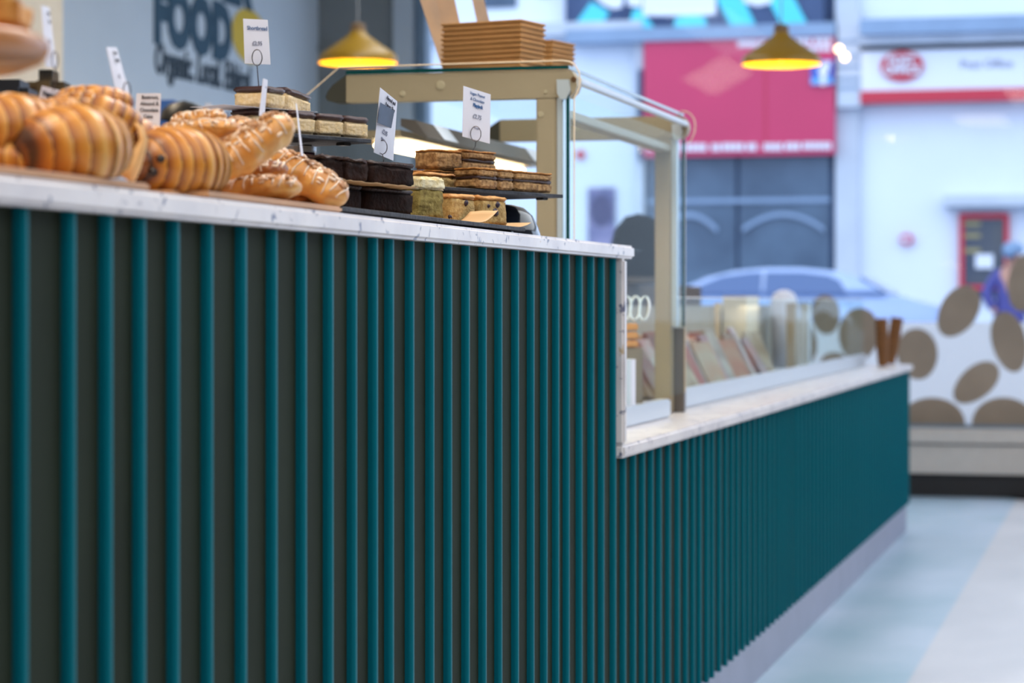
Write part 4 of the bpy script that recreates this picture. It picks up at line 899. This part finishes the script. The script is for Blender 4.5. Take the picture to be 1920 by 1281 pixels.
# stone pilaster between the shops
pl = thing('stone_pilaster', 'banded pale stone pilaster between the red sign and the post office', 'pilaster', (fp(1588, 560).x, YF, .05))
frect('shaft', M['stone'], 1566, -60, 1610, 560, .15, .5, pl); frect('capital', M['stone'], 1570, 22, 1614, 200, .3, .3, pl)
for y in (76, 104, 122, 146, 162): frect('groove', M['ledge'], 1570, y, 1612, y+3, .32, .03, pl)
for (px, py, r, lab) in ((1573, 92, 8, 'upper small warm glowing ball in front of the pilaster beside the magenta sign'), (1584, 107, 6, 'lower small warm glowing ball in front of the pilaster beside the magenta sign')):
    bm = bmesh.new(); bmesh.ops.create_icosphere(bm, subdivisions=3, radius=.05, matrix=Matrix.Translation(fp(px, py, .6)))  # small emissive balls set just clear of the stone
    lt = tag(obj('glow_ball', bm, mat('warm globe', (1, .66, .38, 1), .5, emit=6), None, True), lab, 'light', 'warm glowing balls in front of the pilaster')
# post office
b3 = bld('post_office_building', 'white post office building across the street', 1606, 2300, M['render'])
frect('ledge', M['ledge'], 1612, 36, 2150, 50, .6, .6, b3); frect('ledge', M['stone'], 1612, 51, 2150, 70, .45, .45, b3); frect('ledge', M['ledge'], 1612, 71, 2150, 82, .3, .3, b3)
frect('door_hood', M['stone'], 1768, 366, 1990, 384, .35, .35, b3); frect('hood_bracket', M['stone'], 1778, 384, 1980, 392, .2, .2, b3)
fs = thing('fascia_sign', 'long white fascia sign with red strip and a red oval emblem', 'sign', (fp(1800, 180).x, YF-.3, fp(1800, 180).z))
frect('board', M['wpaint'], 1613, 84, 2150, 171, .3, .3, fs); frect('red_strip', M['redp'], 1613, 171, 2150, 182, .33, .3, fs)
bm = bmesh.new(); c = fp(1691, 124, .34); s = YF/F; prism(bm, [Vector((c.x+39.5*s*math.cos(2*PI*k/50), c.y, c.z+28*s*math.sin(2*PI*k/50))) for k in range(50)], Vector((0, .03, 0)))
o = obj('oval_emblem', bm, M['redp']); o.parent = fs; o.matrix_parent_inverse = Matrix.Translation(fs.location).inverted()
text('POST', .155, M['wpaint'], fs, frame(fp(1690, 120, .36), (1, 0, 0), (0, 0, 1)), .004, .006); text('OFFICE', .155, M['wpaint'], fs, frame(fp(1691, 138, .36), (1, 0, 0), (0, 0, 1)), .004, .006)
text('Post Office', .16, M['inkg'], fs, frame(fp(1800, 128, .32), (1, 0, 0), (0, 0, 1)), .003, 0, 0, 'LEFT')
dr = thing('post_office_door', 'dark glazed door in a red frame with a white notice across the street', 'door', (fp(1845, 560).x, YF-.1, .05))
frect('glass_panel', mat('door glass', rgb(62, 72, 92), .3, scale=1.2, col2=rgb(86, 88, 92)), 1806, 410, 1884, 560, .08, .05, dr)
frect('door_frame', M['redp'], 1798, 400, 1807, 560, .12, .1, dr); frect('door_frame', M['redp'], 1883, 400, 1892, 560, .12, .1, dr); frect('door_frame', M['redp'], 1807, 400, 1883, 409, .12, .1, dr); frect('mid_rail', M['redp'], 1807, 535, 1883, 543, .12, .1, dr)
for y in (416, 438, 466): frect('yellow_notice', mat('yellow notice', rgb(150, 140, 100), .7), 1808, y, 1838, y+8, .10, .02, dr)
frect('white_notice', M['wpaint'], 1829, 477, 1862, 503, .11, .02, dr)
rsn = thing('arrow_sign', 'small round crimson sign with a white arrow on the post office wall', 'sign', (fp(1700, 450).x, YF-.1, fp(1700, 450).z))
bm = bmesh.new(); c = fp(1700, 449, .1); prism(bm, [Vector((c.x+13*s*math.cos(2*PI*k/30), c.y, c.z+11*s*math.sin(2*PI*k/30))) for k in range(30)], Vector((0, .03, 0))); o = obj('disc', bm, mat('crimson', rgb(190, 40, 100), .5)); o.parent = rsn; o.matrix_parent_inverse = Matrix.Translation(rsn.location).inverted()
bm = bmesh.new(); prism(bm, [fp(x_, y_, .12) for x_, y_ in ((1690, 446), (1699, 446), (1699, 442), (1708, 449), (1699, 456), (1699, 452), (1690, 452))], Vector((0, .01, 0))); o = obj('arrow', bm, M['wpaint']); o.parent = rsn; o.matrix_parent_inverse = Matrix.Translation(rsn.location).inverted()

# parked car
YC = 28.5; s = YC/CT/F
cx0 = onY(1500, HZ, YC).x
car = thing('car', 'pale blue parked car seen through the glass cabinets across the street', 'car', (cx0, YC, -.05))
def carloft(name, prof, hw, m, ysc=1.0, z0=None):
    """prof: list of (x, zbelt, zroof) ; """
def K(px, py): p = onY(px, py, YC-.85); return (p.x-cx0, p.z+.05)
paint = mat('pale blue car paint', rgb(132, 156, 200), .25, coat=.6, var=.03, scale=1)
body = [K(1190, 640), K(1186, 600), K(1200, 575), K(1262, 556), K(1290, 550), K(1660, 552), K(1700, 562), K(1760, 578), K(1812, 600), K(1822, 625), K(1818, 660)]
def extr(prof, y0, y1, inset, name, m, zin=None):
    bm = bmesh.new(); n = len(prof); a = []; b = []
    zs = [p[1] for p in prof]; zlo, zhi = min(zs), max(zs)
    for (x, z) in prof:
        k = inset*((z-zlo)/(zhi-zlo+1e-6)); a.append(bm.verts.new((x, y0+k, z))); b.append(bm.verts.new((x, y1-k, z)))
    bm.faces.new(a); bm.faces.new(b[::-1])
    for i in range(n): bm.faces.new((a[i], a[(i+1) % n], b[(i+1) % n], b[i]))
    bmesh.ops.bevel(bm, geom=[e for e in bm.edges if abs(e.verts[0].co.y-e.verts[1].co.y) < .05], offset=.04, segments=3, affect='EDGES')
    return obj(name, bm, m, car, True)
zb = .25
body = [(body[0][0], zb)] + body[1:-1] + [(body[-1][0], zb)]
extr(body, -.88, .88, .06, 'body', paint)
roofp = [K(1262, 556), K(1285, 537), K(1320, 520), K(1370, 508), K(1430, 502), K(1500, 502), K(1560, 508), K(1600, 520), K(1640, 540), K(1662, 556)]
extr(roofp, -.84, .84, .20, 'cabin', paint)
def side(pts, nm, m):
    for sg_ in (-1, 1):
        bm = bmesh.new(); z_lo, z_hi = roofp[0][1], roofp[4][1]; P = []
        for x_, y_ in pts:
            x, z = K(x_, y_); P.append(Vector((x, sg_*(.845-.20*(z-z_lo)/(z_hi-z_lo)+.012), z)))
        prism(bm, P, Vector((0, -sg_*.01, 0))); obj(nm, bm, m, car)
cg = mat('car window blue', rgb(48, 82, 132), .1, coat=.4)
side([(1296, 550), (1312, 534), (1350, 518), (1400, 511), (1425, 510), (1425, 550)], 'rear_window', cg)
side([(1432, 550), (1432, 510), (1500, 510), (1550, 516), (1572, 526), (1588, 550)], 'front_window', cg)
wsx = [K(1604, 522), K(1656, 552)]
bm = bmesh.new(); prism(bm, [Vector((wsx[0][0]+.02, -.62, wsx[0][1]-.0)), Vector((wsx[0][0]+.02, .62, wsx[0][1])), Vector((wsx[1][0]+.02, .76, wsx[1][1])), Vector((wsx[1][0]+.02, -.76, wsx[1][1]))], Vector((.02, 0, .02))); obj('windscreen', bm, cg, car)
for px in (1275, 1740):
    for sg_ in (-1, 1):
        bm = bmesh.new(); lathe(bm, [(0, -.1), (.2, -.1), (.31, -.09), (.33, -.04), (.33, .04), (.31, .09), (.2, .1), (0, .1)], 32); o = obj('wheel', bm, M['black'], car, True)
        o.rotation_euler.x = PI/2; o.location = (K(px, 600)[0], sg_*.80, .33)
bm = bmesh.new(); x, z = K(1780, 592); box(bm, x-.12, x+.10, -.87, -.70, z-.06, z+.05, .03); obj('headlight', bm, M['white'], car)

# person on the pavement across the road
YP = 27.5; s = YP/CT/F; pc = onY(1893, HZ, YP); 
per = thing('person', 'person in a purple blue coat and grey blue cap with one hand on hip', 'person', (pc.x, YP, -.05))
def PP(px, py, dy=0): p = onY(px, py, YP); return Vector((p.x-pc.x, dy, p.z+.05))
def skin(name, chain, edges, rad, m):
    me = bpy.data.meshes.new(name); me.from_pydata([tuple(v) for v in chain], edges, []); o = link(name, me, m, per)
    md = o.modifiers.new('skin', 'SKIN'); 
    for i, v in enumerate(me.skin_vertices[0].data): v.radius = (rad[i][0], rad[i][1]); v.use_root = (i == 0)
    md.use_smooth_shade = True; sb = o.modifiers.new('sub', 'SUBSURF'); sb.levels = sb.render_levels = 2; return o
skn = mat('skin', rgb(176, 130, 112), .6)
V = [PP(1893, 600)+Vector((0, 0, 0)), PP(1894, 555), PP(1896, 512), PP(1898, 500), PP(1899, 486), PP(1900, 468), PP(1872, 514), PP(1848, 550, -.05), PP(1868, 588, -.12), PP(1922, 516), PP(1932, 560), PP(1930, 596, -.05),
     Vector((-.10, 0, .90)), Vector((-.12, 0, .48)), Vector((-.12, .02, .08)), Vector((-.12, -.16, .04)), Vector((.12, 0, .90)), Vector((.13, 0, .48)), Vector((.13, .02, .08)), Vector((.13, -.16, .04))]
E = [(0, 1), (1, 2), (2, 3), (3, 4), (4, 5), (2, 6), (6, 7), (7, 8), (2, 9), (9, 10), (10, 11), (0, 12), (12, 13), (13, 14), (14, 15), (0, 16), (16, 17), (17, 18), (18, 19)]
Rr = [(.15, .11), (.14, .11), (.15, .11), (.055, .055), (.075, .09), (.085, .095), (.055, .055), (.045, .045), (.032, .03), (.055, .055), (.045, .045), (.032, .03), (.09, .09), (.06, .065), (.045, .05), (.04, .03), (.09, .09), (.06, .065), (.045, .05), (.04, .03)]
skin('body', V, E, Rr, skn)
coat_m = mat('purple blue coat', rgb(72, 72, 136), .85, var=.08)
Vc = [PP(1893, 640), PP(1893, 600), PP(1894, 555), PP(1896, 512), PP(1897, 504), PP(1872, 515), PP(1848, 550, -.05), PP(1864, 582, -.11), PP(1922, 516), PP(1932, 560), PP(1930, 590, -.05)]
skin('coat', Vc, [(1, 0), (1, 2), (2, 3), (3, 4), (3, 5), (5, 6), (6, 7), (3, 8), (8, 9), (9, 10)], [(.22, .17), (.20, .16), (.17, .14), (.18, .14), (.08, .08), (.08, .08), (.07, .07), (.05, .05), (.08, .08), (.07, .07), (.05, .05)], coat_m)
bm = bmesh.new(); c = PP(1900, 470); lathe(bm, [(.115, -.03), (.122, .0), (.115, .05), (.08, .09), (0, .105)], 24, c); tube(bm, [c+Vector((-.03, -.08, -.02)), c+Vector((-.06, -.19, -.035))], [.07, .05], 10); obj('cap', bm, mat('grey blue cap', rgb(110, 136, 168), .8), per, True)
for sx_ in (-.03, .03):
    bm = bmesh.new(); bmesh.ops.create_icosphere(bm, subdivisions=2, radius=.012, matrix=Matrix.Translation(PP(1899, 485)+Vector((sx_, -.088, 0)))); obj('eye', bm, M['black'], per)
bm = bmesh.new(); tube(bm, [PP(1899, 486)+Vector((0, -.08, 0)), PP(1899, 492)+Vector((0, -.112, 0)), PP(1899, 494)+Vector((0, -.08, 0))], [.008, .016, .008], 8); obj('nose', bm, skn, per, True)
